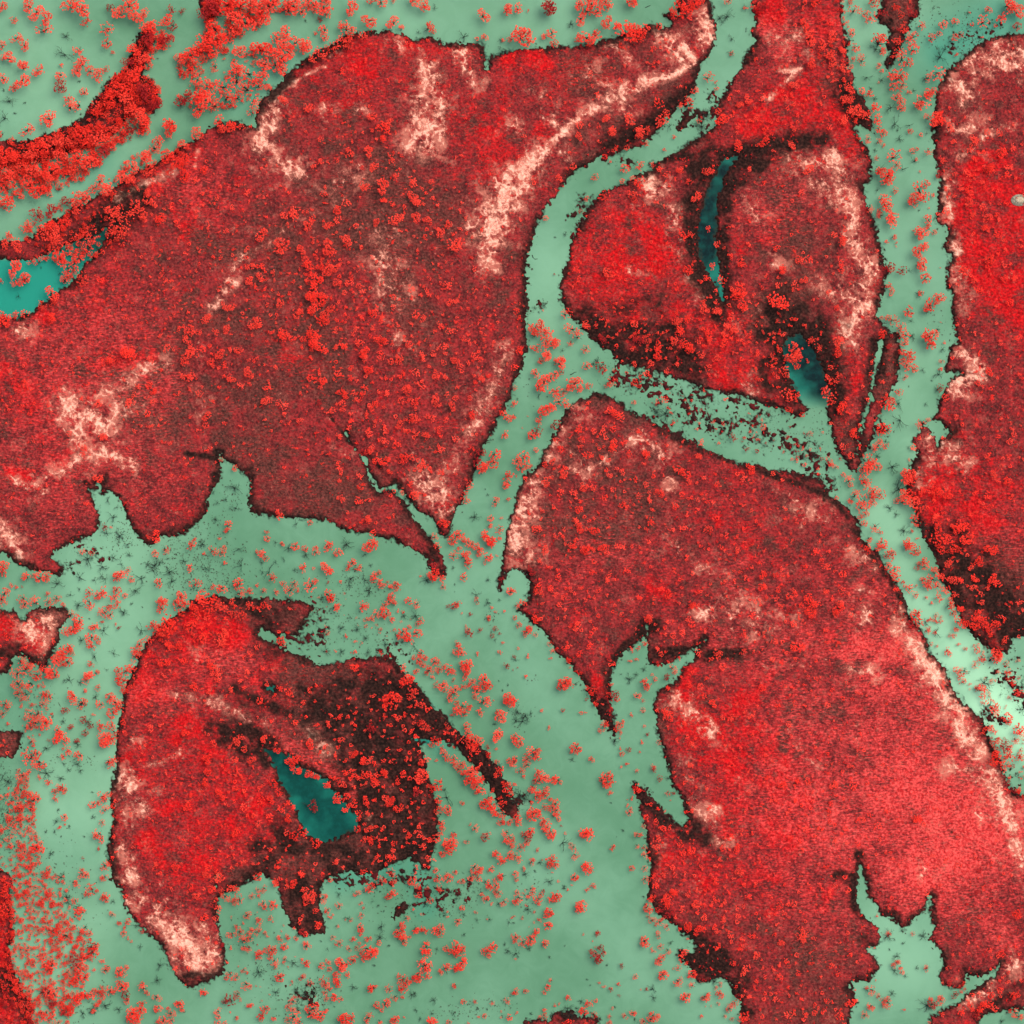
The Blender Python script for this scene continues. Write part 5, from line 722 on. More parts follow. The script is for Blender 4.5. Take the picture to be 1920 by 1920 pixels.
BT = []      # leafless
BT += R(0, 0, "495,275,60b 490,410,65 70,760,60b 40,890,75 30,680,20 600,610,20b 1180,440,14 190,770,20 110,850,20")
BT += R(1, 0, "490,150,30b 1340,60,45 1560,280,70 1830,300,35 1850,390,60b 1220,240,35 370,155,20")
BT += R(2, 0, "440,180,45b 1610,130,70b 1650,295,45 1560,140,40b 1740,60,25 1640,400,35b 1490,730,25 1460,860,60b 1110,1020,22 1180,950,40 1420,950,60b 400,1760,30b 320,1780,16")
BT += R(3, 0, "740,580,50 850,600,32b 920,810,60 950,930,60 1060,940,40 985,1045,35b 970,980,20 1010,1270,65 1290,430,75 1330,370,35 1500,95,32 1240,55,22 1090,680,28 770,665,25b 800,1130,28b 820,1430,40 800,740,30b  1180,590,40 1190,1000,25 1130,1580,16 1100,1210,40 1030,300,50 810,370,50 910,490,30")
BT += R(0, 1, "140,300,28 1760,1740,65b 1690,1830,45 1770,1890,50 1600,1770,30  810,1830,42 880,1885,30 1560,1860,40 1630,1850,30 450,130,22 310,90,14")
BT += R(1, 1, "1740,1790,22b 1720,1750,10 1800,1870,20 1120,1820,40b ")
BT += R(2, 1, "240,370,30b 170,390,25b 200,420,16b 610,810,45b 640,790,40b 1150,1180,60b 1090,1170,50b 200,1050,30 380,710,30 40,1070,16 ")
BT += R(3, 1, "1130,285,60b 1070,490,25 1310,700,50 1160,855,32 1280,890,42 990,1230,65 1180,1110,28 930,1580,75 980,1750,70b 1225,935,14b 1055,975,12b 910,1890,40b 880,1390,35 1050,1440,25 820,1500,50b 350,1500,50b 1080,600,50b 980,1110,50b 30,1380,50b 1270,550,20 1270,1000,40b 1060,110,25 500,1720,30b")
BT += R(0, 2, "430,540,62 600,490,65 710,510,35 770,410,50 910,390,50 1060,500,50 1020,590,60b 930,755,55b 595,580,22b 1160,400,60b 1550,425,60 1810,400,90 1790,275,50 850,40,60 900,180,55b 970,320,35b 1060,890,60 855,1065,45 710,1085,38b 720,1385,42b 585,1745,30b 350,1775,40b 580,1890,45b 480,1890,25b 520,1260,45 780,890,50 1520,240,50b 1290,520,42b 960,240,40 530,620,40 475,1570,32b 620,1430,50b 660,1570,45b 850,340,40b 660,350,80b 1260,350,22b 1110,390,35b 1200,380,35b 1380,370,40b 1270,450,60b 790,500,35 760,480,30 1150,440,40 800,1185,22 600,1280,25b 670,800,14b 590,700,50b 985,690,20 1070,715,12 610,960,40b 1620,60,40b  800,160,40b ")
BT += R(1, 2, "305,90,35 50,450,45 100,450,55 290,435,28b 375,320,35b 210,355,42 740,430,45 710,500,45b 820,510,55 850,590,45b  680,245,60b 820,320,30 245,270,45b 700,550,30b 1740,510,38b 1650,620,38 1740,680,45b 1825,660,25b 1740,800,40b 1200,780,60b 1190,1010,35 505,940,28 820,945,35b 640,870,50b 840,1050,32b 640,1050,45b 530,1045,45b 1280,510,42b 1640,40,45b 1790,960,30 1850,1340,16 1790,1590,25b 1110,780,40b 760,880,45b 970,995,40b 860,400,30b 1410,500,16b 1480,420,25b 150,230,40 150,380,30 40,380,30b    1820,1265,12b 1890,1300,16 710,790,25 600,780,12 1490,540,14b 1490,600,8b ")
BT += R(2, 2, "40,1500,48b 100,1530,50b 80,1570,50b 140,1510,30b 30,1560,40b 880,1255,42b 930,1220,28b 990,1180,25b 820,1215,12b 770,1720,45b 450,1860,22b 25,1110,25b 480,1290,20b 100,625,30b")
BT += R(3, 2, "1260,905,60 1620,1280,65 1890,1480,60 1020,140,50b 960,20,40b 1470,1190,40 1180,830,50 1460,1275,35  1160,110,60b  1740,1370,30 1470,1400,40")
BT += R(0, 3, "460,75,40b 515,15,22b 605,20,25b 440,310,22b 425,400,42b 345,480,22b 385,645,35b 500,970,50b 515,1010,30b 460,820,35b 1200,1480,50b 1180,1590,45b 1050,1340,30b 410,480,22b 520,435,22b 635,515,16 690,180,16 700,370,30b 850,1000,30b 500,660,10b 350,40,50b 790,1780,55b 700,1810,45b 620,1840,40b 680,1830,30b 890,1810,30b 1020,1180,30b 20,60,40 60,100,50b 130,300,30 1380,1830,16 460,510,14b 540,540,9b")
BT += R(1, 3, "150,1680,48b 280,1460,48b 730,1640,50 370,1690,60b 430,1680,50b 300,1660,40b 1170,1700,42b 1190,1690,28b 1335,1740,42b 1200,1815,25b 1660,1805,26b 1735,1810,16b 1560,1248,28b 1890,1370,35b 1865,1325,22b 940,1190,50b 1660,1140,35 1750,1135,35 930,1270,45b 1480,1840,32b 1320,1840,30b 540,1360,25 1430,220,60 1900,1160,38 1230,1880,28b   1360,1360,25 1460,930,35b 1360,1030,30b 1270,1020,40b 920,1030,20 870,1000,25 960,1070,14b 690,1130,30 620,950,30b  1000,1330,20 890,1480,20 380,280,40  1420,160,40  1560,1100,28b  20,1530,50b 440,1770,30b 320,1820,30b 1410,1110,18b 1820,1020,25b 1500,980,30b 590,1790,12 490,1300,14")
BT += R(2, 3, "380,560,62 60,200,60b 40,250,60b 90,230,50b 280,850,48b 100,795,38b 210,710,30b 120,1060,45b 130,1355,26b 560,1585,16b 1055,1655,40b 1060,1720,42b 745,260,14b 835,470,20b 710,1480,18 280,1415,20b 1190,1310,28b 585,1630,12b     390,890,25b 390,900,20b 170,770,20b 1170,75,25b 520,1750,28b 480,1800,20b 140,1840,20b 785,515,8b 770,1790,16b 990,965,18  395,1335,12 1105,270,18b  1230,1690,6 15,1160,18b 380,1820,50b 420,1800,40b 310,1850,40b 440,1850,40b 920,1880,20b  1520,1600,35b 30,1390,40")
BT += R(3, 3, "1160,1260,42b 900,1255,48b 1010,1315,22b 1190,1500,40b 945,1520,48b 1115,1500,28b 1190,1780,60b 1030,1560,28b 965,1410,35b 930,1690,40b 910,1358,16b 740,1660,35b 1005,1215,25b  950,1290,14b 1750,1900,40b  ")
BT = [t for t in BT if t[2] > 1.5]

# thickets: polygon, trees per 1000 square pixels, radius range, kinds
THICK = [
 (P("1140,690 1200,700 1330,750 1500,800 1600,880 1520,880 1380,850 1250,790 1160,740"), 2.2, (2, 5), "cckk"),
 (P("0,1500 60,1480 80,1600 130,1700 200,1800 190,1900 60,1900 30,1800 10,1640"), 4.5, (4, 8), "ccb"),
 (P("1690,1020 1740,1120 1800,1200 1920,1330 1920,1400 1840,1330 1720,1150"), 1.6, (3, 6), "ccs"),
 (P("0,285 60,270 120,246 155,225 185,185 212,150 240,128 255,92 270,62 300,60 325,80 305,95 280,110 276,145 300,165 300,195 280,215 275,245 215,272 180,300 120,330 60,345 0,370"), 9.0, (6, 11), "bbbc"),
 (P("380,0 560,0 520,30 470,45 430,90 400,110 360,140 345,110 390,75 380,40"), 5.5, (6, 11), "bbc"),
 (P("0,300 200,300 150,335 85,362 50,350 0,385"), 8.0, (5, 10), "cbb"),
 (P("0,280 60,262 120,240 150,222 180,182 208,150 238,128 250,92 262,62 285,45 330,70 312,95 284,104 276,140 300,165 303,190 282,212 280,240 215,275 185,310 150,340 85,368 50,352 20,392 0,395"), 11.0, (3, 7.5), "ccbbbk"),
 (P("380,0 600,0 615,22 560,18 520,30 480,55 455,75 430,115 400,120 372,150 336,145 332,110 386,75 375,35"), 9.0, (3, 7.5), "ccbb"),
 (P("325,188 352,160 400,150 440,110 482,85 540,62 562,92 505,135 485,178 460,192 400,212 362,200"), 11.0, (2.5, 5), "cccb"),
 (P("45,450 45,425 100,390 170,352 230,302 262,288 330,268 372,272 335,315 272,345 200,382 240,440 205,470 150,502 112,536 128,492 62,480"), 10.0, (2.5, 6), "ccbb"),
 (P("45,1450 70,1500 70,1640 110,1690 150,1740 180,1800 130,1900 60,1910 20,1880 20,1650 40,1600 10,1500"), 15.0, (2.8, 6.0), "cccs"),
 (P("0,1620 30,1640 30,1830 70,1870 70,1920 0,1920"), 16.0, (3, 7), "bbk"),
 (P("0,1590 60,1600 60,1680 0,1700"), 10.0, (2.5, 5), "ccs"),
 (P("60,1640 130,1640 140,1740 110,1800 60,1800"), 10.0, (2.5, 5.5), "ccs"),
 (P("10,1520 80,1560 70,1620 10,1600"), 9.0, (2, 4.5), "ccs"),
 (P("30,1240 80,1240 100,1340 60,1400 20,1330"), 9.0, (2, 5), "cs"),
 (P("70,1870 130,1840 160,1920 70,1920"), 5.0, (3, 8), "cb"),
 (P("480,1110 600,1080 640,1140 500,1140"), 1.5, (2, 4), "s"),
 (P("780,1240 850,1240 880,1300 800,1290"), 2.0, (3, 6), "cs"),
 (P("960,1640 990,1640 1000,1760 950,1770"), 2.0, (2.5, 5), "cs"),
 (P("1090,1720 1140,1740 1130,1800 1090,1790"), 2.0, (2, 4), "cs"),
 (P("600,1120 700,1090 800,1180 700,1230 610,1220"), 0.8, (1.5, 4), "s"),
 (P("420,1700 520,1690 600,1880 420,1900"), 1.5, (2, 4.5), "cs"),
 (P("1850,1380 1920,1400 1920,1560 1890,1500"), 6.0, (3, 7), "cbk"),
 (P("1700,1310 1720,1340 1800,1330 1900,1260 1900,1200 1850,1190"), 1.0, (3, 5), "s"),
 (P("1460,0 1590,0 1600,170 1540,130 1490,60"), 3.5, (3, 6), "bb"),
]
SHRUBS = [   # shrubby ground on the islands: x0 y0 x1 y1 r density kinds radius
 (590, 470, 600, 640, 45, 3.0, "cb", 5), (640, 470, 700, 560, 50, 2.2, "cb", 4.5), (780, 470, 860, 560, 45, 2.4, "c", 3.5), (850, 560, 930, 660, 45, 2.6, "c", 3.5), (560, 560, 800, 700, 80, 1.1, "cb", 5), (640, 700, 860, 900, 80, 1.0, "cb", 5.5),
 (250, 480, 360, 600, 50, 2.8, "c", 3.5), (20, 650, 200, 680, 60, 2.2, "cb", 3.5), (0, 740, 60, 760, 40, 3.2, "bb", 4), (180, 560, 300, 640, 50, 1.6, "cb", 3.5), (420, 480, 520, 560, 50, 1.5, "cb", 5), (300, 350, 420, 480, 60, 1.6, "cb", 5), (440, 330, 560, 400, 60, 1.0, "c", 4.5), (700, 250, 740, 300, 40, 1.2, "c", 4.5),
 (700, 340, 900, 460, 60, 0.8, "cb", 5), (340, 600, 460, 720, 60, .8, "cb", 5.5), (260, 740, 420, 840, 60, .4, "cb", 5), (1120, 600, 1260, 640, 36, 3.2, "cbb", 4), (1180, 640, 1280, 680, 30, 2.0, "cbk", 4.5), (1080, 480, 1240, 540, 60, 1.2, "b", 4), (1300, 540, 1420, 680, 70, 1.6, "cb", 5.5), (1360, 520, 1400, 560, 25, 3, "cb", 5),
 (1580, 170, 1620, 240, 25, 4.0, "cb", 4.5), (1460, 200, 1600, 180, 50, 1.6, "cb", 5), (1350, 200, 1480, 260, 40, 1.2, "b", 5), (1420, 600, 1460, 740, 30, 2.0, "cb", 5), (1560, 700, 1600, 860, 22, 2.0, "cbk", 5), (1000, 850, 1100, 1000, 60, 1.0, "cb", 6), (1100, 850, 1400, 1000, 90, .8, "cb", 5.5), (1000, 1050, 1200, 1200, 80, .7, "cb", 5),
 (1260, 1040, 1500, 1180, 90, 1.0, "cb", 5), (1440, 1100, 1600, 1180, 60, 1.0, "cb", 6), (1600, 1000, 1700, 1120, 35, 1.4, "cb", 5), (1250, 1300, 1420, 1440, 60, .8, "cb", 5), (1250, 1560, 1340, 1680, 40, 1.8, "cbb", 4.5), (1360, 1640, 1520, 1820, 80, .9, "cb", 5), (1440, 1460, 1560, 1560, 60, .9, "cb", 5), (1440, 1860, 1560, 1880, 40, 1.0, "cb", 6),
 (1780, 1000, 1860, 1140, 28, 2.6, "cb", 6), (1740, 920, 1780, 1000, 20, 3.5, "bb", 5), (1740, 300, 1770, 420, 20, 1.6, "cb", 4.5), (1800, 300, 1900, 500, 60, 1.0, "cb", 6), (1780, 900, 1860, 980, 30, 1.4, "bb", 5), (1800, 620, 1900, 900, 60, .7, "cb", 5), (300, 1200, 420, 1200, 40, 2.4, "bb", 4.5), (360, 1160, 440, 1140, 30, 3.0, "cb", 5), (360, 1480, 420, 1660, 50, 1.6, "cb", 4.5),
 (420, 1440, 480, 1480, 40, 2.4, "bb", 5), (240, 1300, 380, 1500, 70, 1.0, "cb", 4), (560, 1300, 760, 1460, 80, .8, "cb", 5), (740, 1300, 800, 1420, 35, 1.6, "cb", 6), (620, 1420, 780, 1500, 50, 1.8, "cbb", 5.5), (700, 1500, 800, 1620, 40, 1.4, "cb", 5.5), (830, 1370, 950, 1500, 16, 2.4, "cb", 6), (540, 1620, 600, 1720, 24, 2.0, "cbk", 5), (480, 1560, 540, 1640, 40, .8, "cb", 5),
 (0, 1160, 100, 1200, 40, 1.6, "cb", 4.5), (210, 1400, 215, 1640, 12, 2.6, "cb", 5), (240, 1280, 300, 1190, 14, 3.0, "cb", 6), (0, 1300, 10, 1280, 20, 2, "bk", 6), (880, 120, 1020, 100, 25, 1.4, "b", 4), (1160, 80, 1260, 70, 30, 1.2, "cb", 5), (1400, 640, 1480, 620, 30, 1.4, "cb", 5), (1820, 1860, 1920, 1840, 20, 3, "cbk", 6), (1200, 1770, 1240, 1900, 1, 0.1, "c", 4),
 (1900, 1380, 1900, 1500, 20, 3, "cbk", 6), (480, 1130, 580, 1140, 16, 1.5, "kc", 6), (1700, 20, 1670, 120, 14, 1.5, "ck", 7),
]

LANDMARKS = [
(60, 60, "the open water in the top left corner"), (130, 130, "the bare trees in the top left water"), (200, 290, "the long wooded ridge at upper left"), (285, 180, "the crimson grove on the upper left ridge"),
(430, 60, "the second wooded ridge at the top"), (420, 180, "the bend between the two wooded ridges"), (60, 545, "the turquoise pond on the left edge"), (220, 415, "the black bank above the turquoise pond"),
(330, 235, "the red tree in the upper left channel"), (120, 380, "the narrow channel at upper left"), (795, 210, "the pale sand patch at top centre"), (925, 420, "the wide sandy streak"), (725, 510, "the pale clearing left of centre"),
(505, 240, "the pale western shoulder of the sandy island"), (600, 600, "the dark thicket on the sandy island"), (913, 110, "the small notch in the northern shore"), (1290, 70, "the forked pale tracks at the top"),
(1035, 10, "the crimson clump on the top edge"), (1100, 210, "the pale track on the northern shore"), (1230, 240, "the black mud beside the winding channel"), (1040, 370, "the bend of the winding channel"),
(1325, 430, "the narrow dark pond"), (1215, 350, "the pale spot beside the narrow dark pond"), (1130, 500, "the heart-shaped island's left lobe"), (1200, 650, "the black mud under the heart-shaped island"),
(1450, 540, "the centre of the heart-shaped island"), (1550, 350, "the pale right shoulder of the heart-shaped island"), (1510, 700, "the dark teal pond of the heart-shaped island"), (1665, 680, "the thin brown spit"), (1470, 150, "the curved track at the upper right"),
(1600, 210, "the black headland at upper right"), (1680, 70, "the brown ridge at the top right"), (1770, 100, "the big bare tree at the top right"), (1850, 110, "the pale top of the right-hand island"), (1905, 378, "the grey stone disc"),
(1710, 420, "the straight channel left of the stone disc"), (1740, 630, "the lone round tree in the right-hand channel"), (1800, 700, "the pale notch in the right-hand shore"), (1770, 815, "the star-shaped inlet at right"), (1870, 880, "the right-hand island's lower slope"),
(1400, 800, "the weedy channel under the heart-shaped island"), (1010, 640, "the fork of the winding channel"), (1000, 820, "the tree-dotted channel at centre"), (1610, 920, "the meeting of the right-hand channels"),
(1110, 770, "the rounded top of the central island"), (1200, 900, "the central island's northern meadow"), (690, 880, "the thin green creek"), (560, 860, "the dull maroon flat left of the creek"), (835, 1070, "the dark peninsula tip at centre"),
(938, 1095, "the thin spur west of the central island"), (195, 950, "the small inlet at left"), (430, 920, "the wide inlet at left"), (150, 790, "the sandy patch near the left edge"), (980, 1110, "the round cove at centre"),
(1210, 1230, "the forked inlet"), (1150, 1370, "the long pointed spur"), (1280, 1340, "the pale patch below the forked inlet"), (1400, 1120, "the pale-flecked middle of the central island"), (1720, 1080, "the bright narrow channel at right"),
(1830, 1260, "the pale glassy water at right"), (1560, 1260, "the straight pale line on the central island"), (1780, 1500, "the coral slope at lower right"), (1640, 1730, "the Y-shaped bay"), (1690, 1870, "the mouth of the Y-shaped bay"),
(1860, 1850, "the sandy point at the bottom right"), (1220, 1500, "the sharp black headland"), (1330, 1800, "the black muddy corner"), (1120, 1790, "the dark crimson clump in open water"), (70, 1190, "the pale-centred islet at left"),
(20, 1397, "the brown islet on the left edge"), (110, 1330, "the flooded grove at left"), (240, 1250, "the upper left shore of the pond island"), (600, 1510, "the teal pond at lower left"), (370, 1790, "the white sandy tip"),
(575, 1710, "the brown stump of land"), (730, 1380, "the dark ground beside the teal pond"), (910, 1450, "the thin black ridge"), (750, 1708, "the small brown bar"), (1065, 1900, "the dark islet on the bottom edge"),
(90, 1700, "the flooded woodland at lower left"), (180, 1820, "the flooded grove in the lower left corner"), (150, 1480, "the channel left of the pond island"), (600, 1850, "the flooded flat on the bottom edge"), (1060, 1600, "the wide open channel at bottom centre"),
(570, 1080, "the flooded flat above the pond island"), (910, 1210, "the open water at centre"), (860, 1540, "the lagoon right of the pond island"), (960, 1760, "the scattered trees at bottom centre"), (1450, 1700, "the lower right meadow"),
(290, 1060, "the bare trees in the left-hand flood"), (760, 1120, "the open flood left of centre"), (1400, 1400, "the vivid meadow at right of centre"), (350, 1400, "the vivid meadow of the pond island"),
]
DIRS = ["east", "north-east", "north", "north-west", "west", "south-west", "south", "south-east"]
RANK = ["", "second ", "third ", "fourth ", "fifth ", "sixth ", "seventh ", "eighth ", "ninth ", "tenth ", "eleventh ", "twelfth ", "thirteenth ", "fourteenth "]
def label_all(items, word, tail):
    """items: (x, y, r, kind), largest first -> one label each, by landmark, direction and rank in size"""
    seen, used, out = {}, set(), []
    tone = {'c': "coral", 'b': "vivid red", 'k': "crimson", 's': "sparse coral"}
    for x, y, r, k in items:
        kk = word(k)
        order = sorted(range(len(LANDMARKS)), key=lambda i: (LANDMARKS[i][0] - x) ** 2 + (LANDMARKS[i][1] - y) ** 2)
        for j in order[:3]:
            lx, ly, ph = LANDMARKS[j]
            d = DIRS[int(round(math.atan2(ly - y, x - lx) / (math.pi / 4))) % 8]
            near = math.hypot(x - lx, y - ly) < 18
            key = (kk, j, "at" if near else d)
            n = seen.get(key, 0)
            if n < 14: break
        seen[key] = n + 1
        lead = (RANK[n] + "biggest") if True else ""
        s = f"{lead} {kk} {'at' if near else 'just ' + d + ' of'} {ph}"
        out.append(s)
    return out

GROUP_W = "red trees standing in the green floodwater"
GROUP_L = "red shrubby trees growing on the dry islands"
GROUP_B = "leafless dark trees standing in the floodwater"
COLK = {'c': "coral", 'b': "bright", 'k': "crimson", 's': "coral"}

def place(name, x, y, r, meshes, label, cat, group, squash=1.0, vary=0.06):
    t = bpy.data.objects.new(name, None)
    t.empty_display_size = 0.5
    col.objects.link(t)
    t.location = (world_x(x), world_y(y), max(0.0, float(sample(Z, x, y))))
    t.rotation_euler = (0, 0, random.random() * 6.283)
    s = r * PX
    t.scale = (s * random.uniform(1 - vary, 1 + vary), s * random.uniform(1 - vary, 1 + vary), s * squash)
    t["label"] = label; t["category"] = cat; t["group"] = group
    for nm, me in meshes:
        c = bpy.data.objects.new(nm, me)
        col.objects.link(c)
        c.parent = t
    return t

def shape_kind(r, k):
    return "sparse" if k == 's' else ("big" if r > 8.5 else "small")

# thickets first, so that the biggest of their trees can be things too
TH = []
for poly, dens, (r0, r1), kinds in THICK:
    q = np.array(poly); lo = q.min(0); hi = q.max(0)
    sd_ = sdf(poly, 4.0)
    n = int((hi[0] - lo[0]) * (hi[1] - lo[1]) * dens / 1000)
    pts = rng.random((n, 2)) * (hi - lo) + lo
    for x, y in pts:
        if sample(sd_, x, y) > 0 and -10 < x < 1930 and -10 < y < 1930:
            TH.append((x, y, r0 + (r1 - r0) * rng.random() ** 1.6, kinds[rng.integers(len(kinds))]))
WOUT = []
for _ in range(1500):
    px, py = rng.random(2) * 2700 - 390
    if not (-12 < px < 1932 and -12 < py < 1932) and sample(F, px, py) < -6: WOUT.append((px, py, rng.uniform(3, 10), 'ccbs'[rng.integers(4)]))
allw = sorted(WT, key=lambda t: -t[2] * (1.12 if t[3] != 's' else 1.0))
NI = 300
big_w, rest_w = allw[:NI], allw[NI:] + TH + WOUT
for (x, y, r, k), lb in zip(big_w, label_all(big_w, lambda k: {'c': "coral tree", 'b': "vivid red tree", 'k': "crimson tree", 's': "sparse coral tree"}[k], "")):
    sk = shape_kind(r, k); i = random.randrange(len(TR[sk]))
    place("flooded_tree", x, y, r * 1.0, [("trunk", TR[sk][i]), ("crown", MESH[sk, COLK[k]][i])], lb, "tree", GROUP_W)
alll = sorted([t for t in LT if t[2] > 1], key=lambda t: -t[2])
alll = [(x, y, r * (0.78 if x < 830 and 1250 < y < 1640 else 1.0), k) for x, y, r, k in alll]; alll.sort(key=lambda t: -t[2])
big_l, rest_l = alll[:NI], alll[NI:]
for (x, y, r, k), lb in zip(big_l, label_all(big_l, lambda k: {'c': "coral shrub", 'b': "vivid red shrub", 'k': "crimson shrub", 's': "sparse coral shrub"}[k], "")):
    sk = shape_kind(r, k); i = random.randrange(len(TR[sk]))
    place("island_shrub", x, y, r * 0.95, [("stem", TR[sk][i]), ("crown", MESH[sk, COLK[k]][i])], lb, "shrub", GROUP_L, 0.75)
allb = sorted(BT, key=lambda t: -t[2])
big_b, rest_b = allb[:290], allb[290:]
for (x, y, r, k), lb in zip(big_b, label_all(big_b, lambda k: "bushy leafless tree" if k == 'b' else "leafless tree", "")):
    mt = random.choice(BUSHY if k == 'b' else BARE)
    place("bare_tree", x, y, r, [("trunk", mt[0]), ("branches", mt[1])], lb, "bare tree", GROUP_B, 0.8, 0.35)

# ------------------------------------------------------------------ what nobody could count: one mesh per kind of growth
def scatter_object(name, items, lib, mats, label, squash=1.0, kinds='cbks', zfun=None, tintvar=0.25):
    """items: (x, y, r, kind); lib(kind, r) -> list of shapes; one merged mesh"""
    VV, FF, TT, MI = [], [], [], []; base = 0
    for x, y, r, k in items:
        sh = lib(k, r); V, Fc, T = sh[random.randrange(len(sh))][:3]
        a = random.random() * 6.283; ca, sa = math.cos(a), math.sin(a); s = r * PX
        z0 = max(0.0, float(sample(Z, x, y)))
        W = np.empty(V.shape, np.float32)
        W[:, 0] = (V[:, 0] * ca - V[:, 1] * sa) * s + world_x(x)
        W[:, 1] = (V[:, 0] * sa + V[:, 1] * ca) * s + world_y(y)
        W[:, 2] = V[:, 2] * s * squash + z0
        VV.append(W); FF.append(Fc + base); TT.append(np.clip(T + (random.random() - .5) * tintvar * 2, 0, 1)); MI.append(np.full(len(Fc), kinds.index(k)))
        base += len(V)
    me = mesh_from(name, np.concatenate(VV), np.concatenate(FF), mats[0], {"tint": ('FLOAT', np.concatenate(TT))})
    for mt in mats[1:]: me.materials.append(mt)
    me.polygons.foreach_set("material_index", np.concatenate(MI).astype(np.int32))
    o = bpy.data.objects.new(name, me); col.objects.link(o)
    o["kind"] = "stuff"; o["label"] = label
    return o

def withtrunk(sh, i):
    v, f = trunk_shape(sh[3], i)
    return v, f, np.zeros(len(v))
LEAFM = [M_CORAL, M_BRIGHT, M_CRIM, M_CORAL]
SM2 = [crown_shape(500 + i, 20, 8, 0.095, 0.165, 1.05, 0.3) for i in range(8)]
lib_tree = lambda k, r: (SPARSE if k == 's' else (SM2 if r > 5 else SMALL))
scatter_object("flooded_thicket", rest_w, lib_tree, LEAFM, "smaller red trees crowding the floodwater")
TRW = [withtrunk(s, i) for i, s in enumerate(SM2)]
scatter_object("thicket_stems", [(x, y, r, 'c') for x, y, r, k in rest_w if r > 4], lambda k, r: TRW, [M_BARK], "thin dark stems of the smaller flooded trees")

dens_n = vnoise(70, 31, 4)
SH = []
for x0, y0, x1, y1, r, dn, kinds, rad in SHRUBS:
    L = math.hypot(x1 - x0, y1 - y0); n = int((L * 2 * r + 3.14 * r * r) * dn / 1000)
    for _ in range(n):
        t = rng.random(); px = x0 + (x1 - x0) * t + rng.normal() * r * .62; py = y0 + (y1 - y0) * t + rng.normal() * r * .62
        if sample(F, px, py) > 1.5 and sample(PF, px, py) < -3 and -5 < px < 1925 and -5 < py < 1925:
            SH.append((px, py, max(1.6, rad * rng.uniform(.45, 1.05)), kinds[rng.integers(len(kinds))]))
for q in range(9500):
    px, py = rng.random(2) * (1930 if q < 5200 else 2600) - (5 if q < 5200 else 340)
    if sample(F, px, py) > 2 and rng.random() < 0.6 + 2.2 * sample(dens_n, px, py) and sample(sand, px, py) < 0.6:
        SH.append((px, py, rng.uniform(1.8, 4.6), "ccb"[rng.integers(3)]))
scatter_object("shrub_cover", rest_l + SH, lambda k, r: SM2 if r > 6 else SMALL, LEAFM, "small red shrubs spread over the dry islands", 0.7)
SCR = []
scn = vnoise(34, 33, 4, 0.6)
for _ in range(34000):
    px, py = rng.random(2) * 1930 - 5
    if sample(F, px, py) > 1 and rng.random() < 0.5 + 2.6 * sample(scn, px, py) - 0.5 * sample(sand, px, py) - 0.7 * sample(brown, px, py) + 0.2 * sample(viv, px, py):
        SCR.append((px, py, rng.uniform(0.9, 2.3), 'c'))
scatter_object("ground_scrub", SCR, lambda k, r: TINY, [M_SCRUB], "low crimson scrub covering the island soil", 0.55, tintvar=.4)

# dark twiggy brush along the waterlines and in the shallows
def brush_shape(seed):
    r = random.Random(seed); V, Fc = [], []
    for i in range(9):
        a = r.random() * 6.283; L = r.uniform(.4, 1.0); w = .10; z = r.uniform(.1, .5)
        ox, oy = r.uniform(-.3, .3), r.uniform(-.3, .3)
        p = (ox + math.cos(a) * L, oy + math.sin(a) * L)
        b = len(V)
        V += [(ox - math.sin(a) * w, oy + math.cos(a) * w, 0.0), (ox + math.sin(a) * w, oy - math.cos(a) * w, 0.05), (p[0] + math.sin(a) * .02, p[1] - math.cos(a) * .02, z), (p[0] - math.sin(a) * .02, p[1] + math.cos(a) * .02, z)]
        Fc.append((b, b + 1, b + 2, b + 3))
    V = np.array(V); return V, np.array(Fc), np.zeros(len(V))
BR = [brush_shape(i) for i in range(10)]
BRI = []
brn = vnoise(50, 71, 3)
for _ in range(150000):
    px, py = rng.random(2) * 1930 - 5
    f = float(sample(F, px, py))
    if -7.0 < f < 4 and sample(PF, px, py) < -12:
        if rng.random() < (0.22 if f > -2 else 0.10) * (1 + 5 * sample(brn, px, py)): BRI.append((px, py, rng.uniform(1.2, 3.6), 'c'))
    elif f < 0 and sample(MA, px, py) > 0.25 and rng.random() < 0.25 * sample(MA, px, py):
        BRI.append((px, py, rng.uniform(.7, 2.2), 'c'))
FLECK = caps("""300,1050,420,1070,60,1 220,1030,240,980,30,1 440,920,430,960,25,.8 640,1080,720,1110,30,.9 560,1100,700,1200,50,.35 90,1420,180,1430,20,.7 20,1500,20,1580,35,1.2 0,1440,10,1600,30,1 580,1870,620,1840,25,1 810,1900,960,1880,18,.9
920,1150,915,1170,14,1 1010,1270,990,1280,10,.5 860,1690,900,1660,25,.8 700,1680,850,1700,50,.4 1000,1650,990,1700,25,.6 980,1350,970,1340,20,.8 1700,60,1840,40,50,.35 1800,80,1860,70,25,.9 100,1340,60,1300,40,.5 980,1490,960,1500,14,1.3
1680,660,1690,640,10,.5 550,920,600,1000,1,0 1540,780,1520,900,30,.5 1750,600,1790,640,20,.4 120,1900,200,1860,30,.5 440,1740,560,1900,45,.35 60,1560,160,1740,60,.3 950,740,1060,700,40,.12 380,1090,460,1080,30,.4 340,970,420,1000,25,.5""")
for x0, y0, x1, y1, r, w in FLECK:
    L = math.hypot(x1 - x0, y1 - y0); n = int((L * 2 * r + 3.14 * r * r) * w * 22 / 1000)
    for _ in range(n):
        t = rng.random(); px = x0 + (x1 - x0) * t + rng.normal() * r * .55; py = y0 + (y1 - y0) * t + rng.normal() * r * .55
        if sample(F, px, py) < 1: BRI.append((px, py, rng.uniform(.7, 2.6), 'c'))
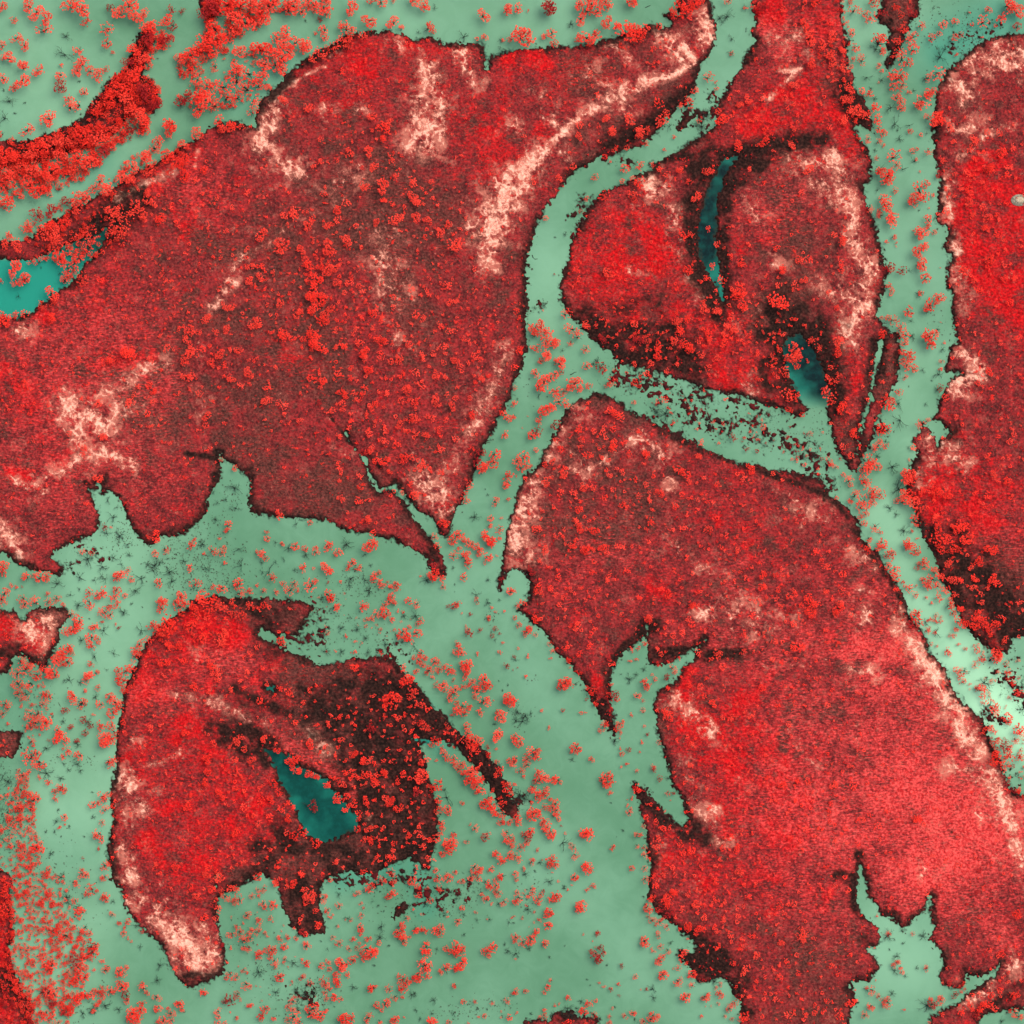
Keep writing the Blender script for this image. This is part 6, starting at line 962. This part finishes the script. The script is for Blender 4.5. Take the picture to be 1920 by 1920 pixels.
scatter_object("dead_brush", BRI, lambda k, r: BR, [M_BRUSH], "dark dead brush along the waterlines and in the shallows", 1.0)
(v, f), (v2, f2) = bare_shape(99, 10, 1.2, 0.6)
FB_ = [(v2, f2, np.zeros(len(v2)))]
scatter_object("dead_bushes", [(x, y, r, 'c') for x, y, r, k in rest_b], lambda k, r: FB_, [M_DEAD], "small leafless bushes standing in the floodwater", 0.8)

# ------------------------------------------------------------------ single things
def single(name, me, x, y, label, cat, z=None, rot=0):
    o = bpy.data.objects.new(name, me); col.objects.link(o)
    o.location = (world_x(x), world_y(y), max(0.0, float(sample(Z, x, y))) if z is None else z); o.rotation_euler = (0, 0, rot)
    o["label"] = label; o["category"] = cat
    return o
# round stone platform at the right edge
def disc(rad, h, z0, n=48, rag=0.03, seg=3):
    V, Fc = [], []
    prof = [(rad, z0), (rad, z0 + h * .7), (rad * .96, z0 + h), (rad * .5, z0 + h + .02), (0.05, z0 + h + .03)]
    rr = [1 + rag * random.uniform(-1, 1) for _ in range(n)]
    for q, z in prof:
        for i in range(n):
            a = 6.2832 * i / n; V.append((math.cos(a) * q * rr[i], math.sin(a) * q * rr[i] * 0.72 if False else math.sin(a) * q * rr[i], z))
    for j in range(len(prof) - 1):
        for i in range(n):
            Fc.append((j * n + i, j * n + (i + 1) % n, (j + 1) * n + (i + 1) % n, (j + 1) * n + i))
    return V, Fc
k = NT("weathered_stone")
k.l(k.mix(k.step(k.noise(1.6, 4, .7), .4, .65), (0.10, 0.085, 0.06), (0.30, 0.26, 0.19)), k.b.inputs["Base Color"]); M_ST = k.m
k = NT("pale_gravel")
k.l(k.mix(k.step(k.noise(2.4, 4, .7), .4, .62), (0.22, 0.16, 0.10), (0.48, 0.38, 0.27)), k.b.inputs["Base Color"]); M_GR = k.m
sp = bpy.data.objects.new("stone_platform", None); col.objects.link(sp)
sp.location = (world_x(1910), world_y(376), float(sample(Z, 1908, 376)) + 0.2); sp.scale = (1.0, 0.72, 1.0)
sp["label"] = "grey oval stone platform on the red island at the right edge"; sp["category"] = "stone platform"
v, f = disc(15.5 * PX, 0.7, -0.5)
o = bpy.data.objects.new("base", mesh_from("base", v, f, M_ST)); col.objects.link(o); o.parent = sp
v, f = disc(8 * PX, 0.35, 0.1)
o = bpy.data.objects.new("gravel_top", mesh_from("gravel_top", v, f, M_GR)); col.objects.link(o); o.parent = sp; o.location = (0.4, 0.3, 0.1)

def log_mesh(pts, rad):
    return tubes([[(x, y, 0.05, rad * (1 - .6 * i / len(pts))) for i, (x, y) in enumerate(pts)]], 6)
for x, y, pts, lb in [(1002, 484, [(-1.2, 1.8), (-.8, .4), (.3, -.6), (1.8, -.4)], "curved black log floating in the winding channel"),
                      (1075, 700, [(-1.8, -.8), (-.3, -.2), (.6, .6), (1.8, .7)], "forked black log floating below the channel fork"),
                      (1215, 12, [(-1.5, -.7), (0, 0), (1.4, .6)], "short dark log floating near the top edge, left of the tracks"),
                      (570, 1868, [(-1, -.7), (0, 0), (1.1, .4)], "thin dark log floating in the bottom flooded flat")]:
    v, f = log_mesh(pts, 0.28)
    single("log", mesh_from("log", v, f, M_DEAD), x, y, lb, "log")["group"] = "logs floating in the floodwater"
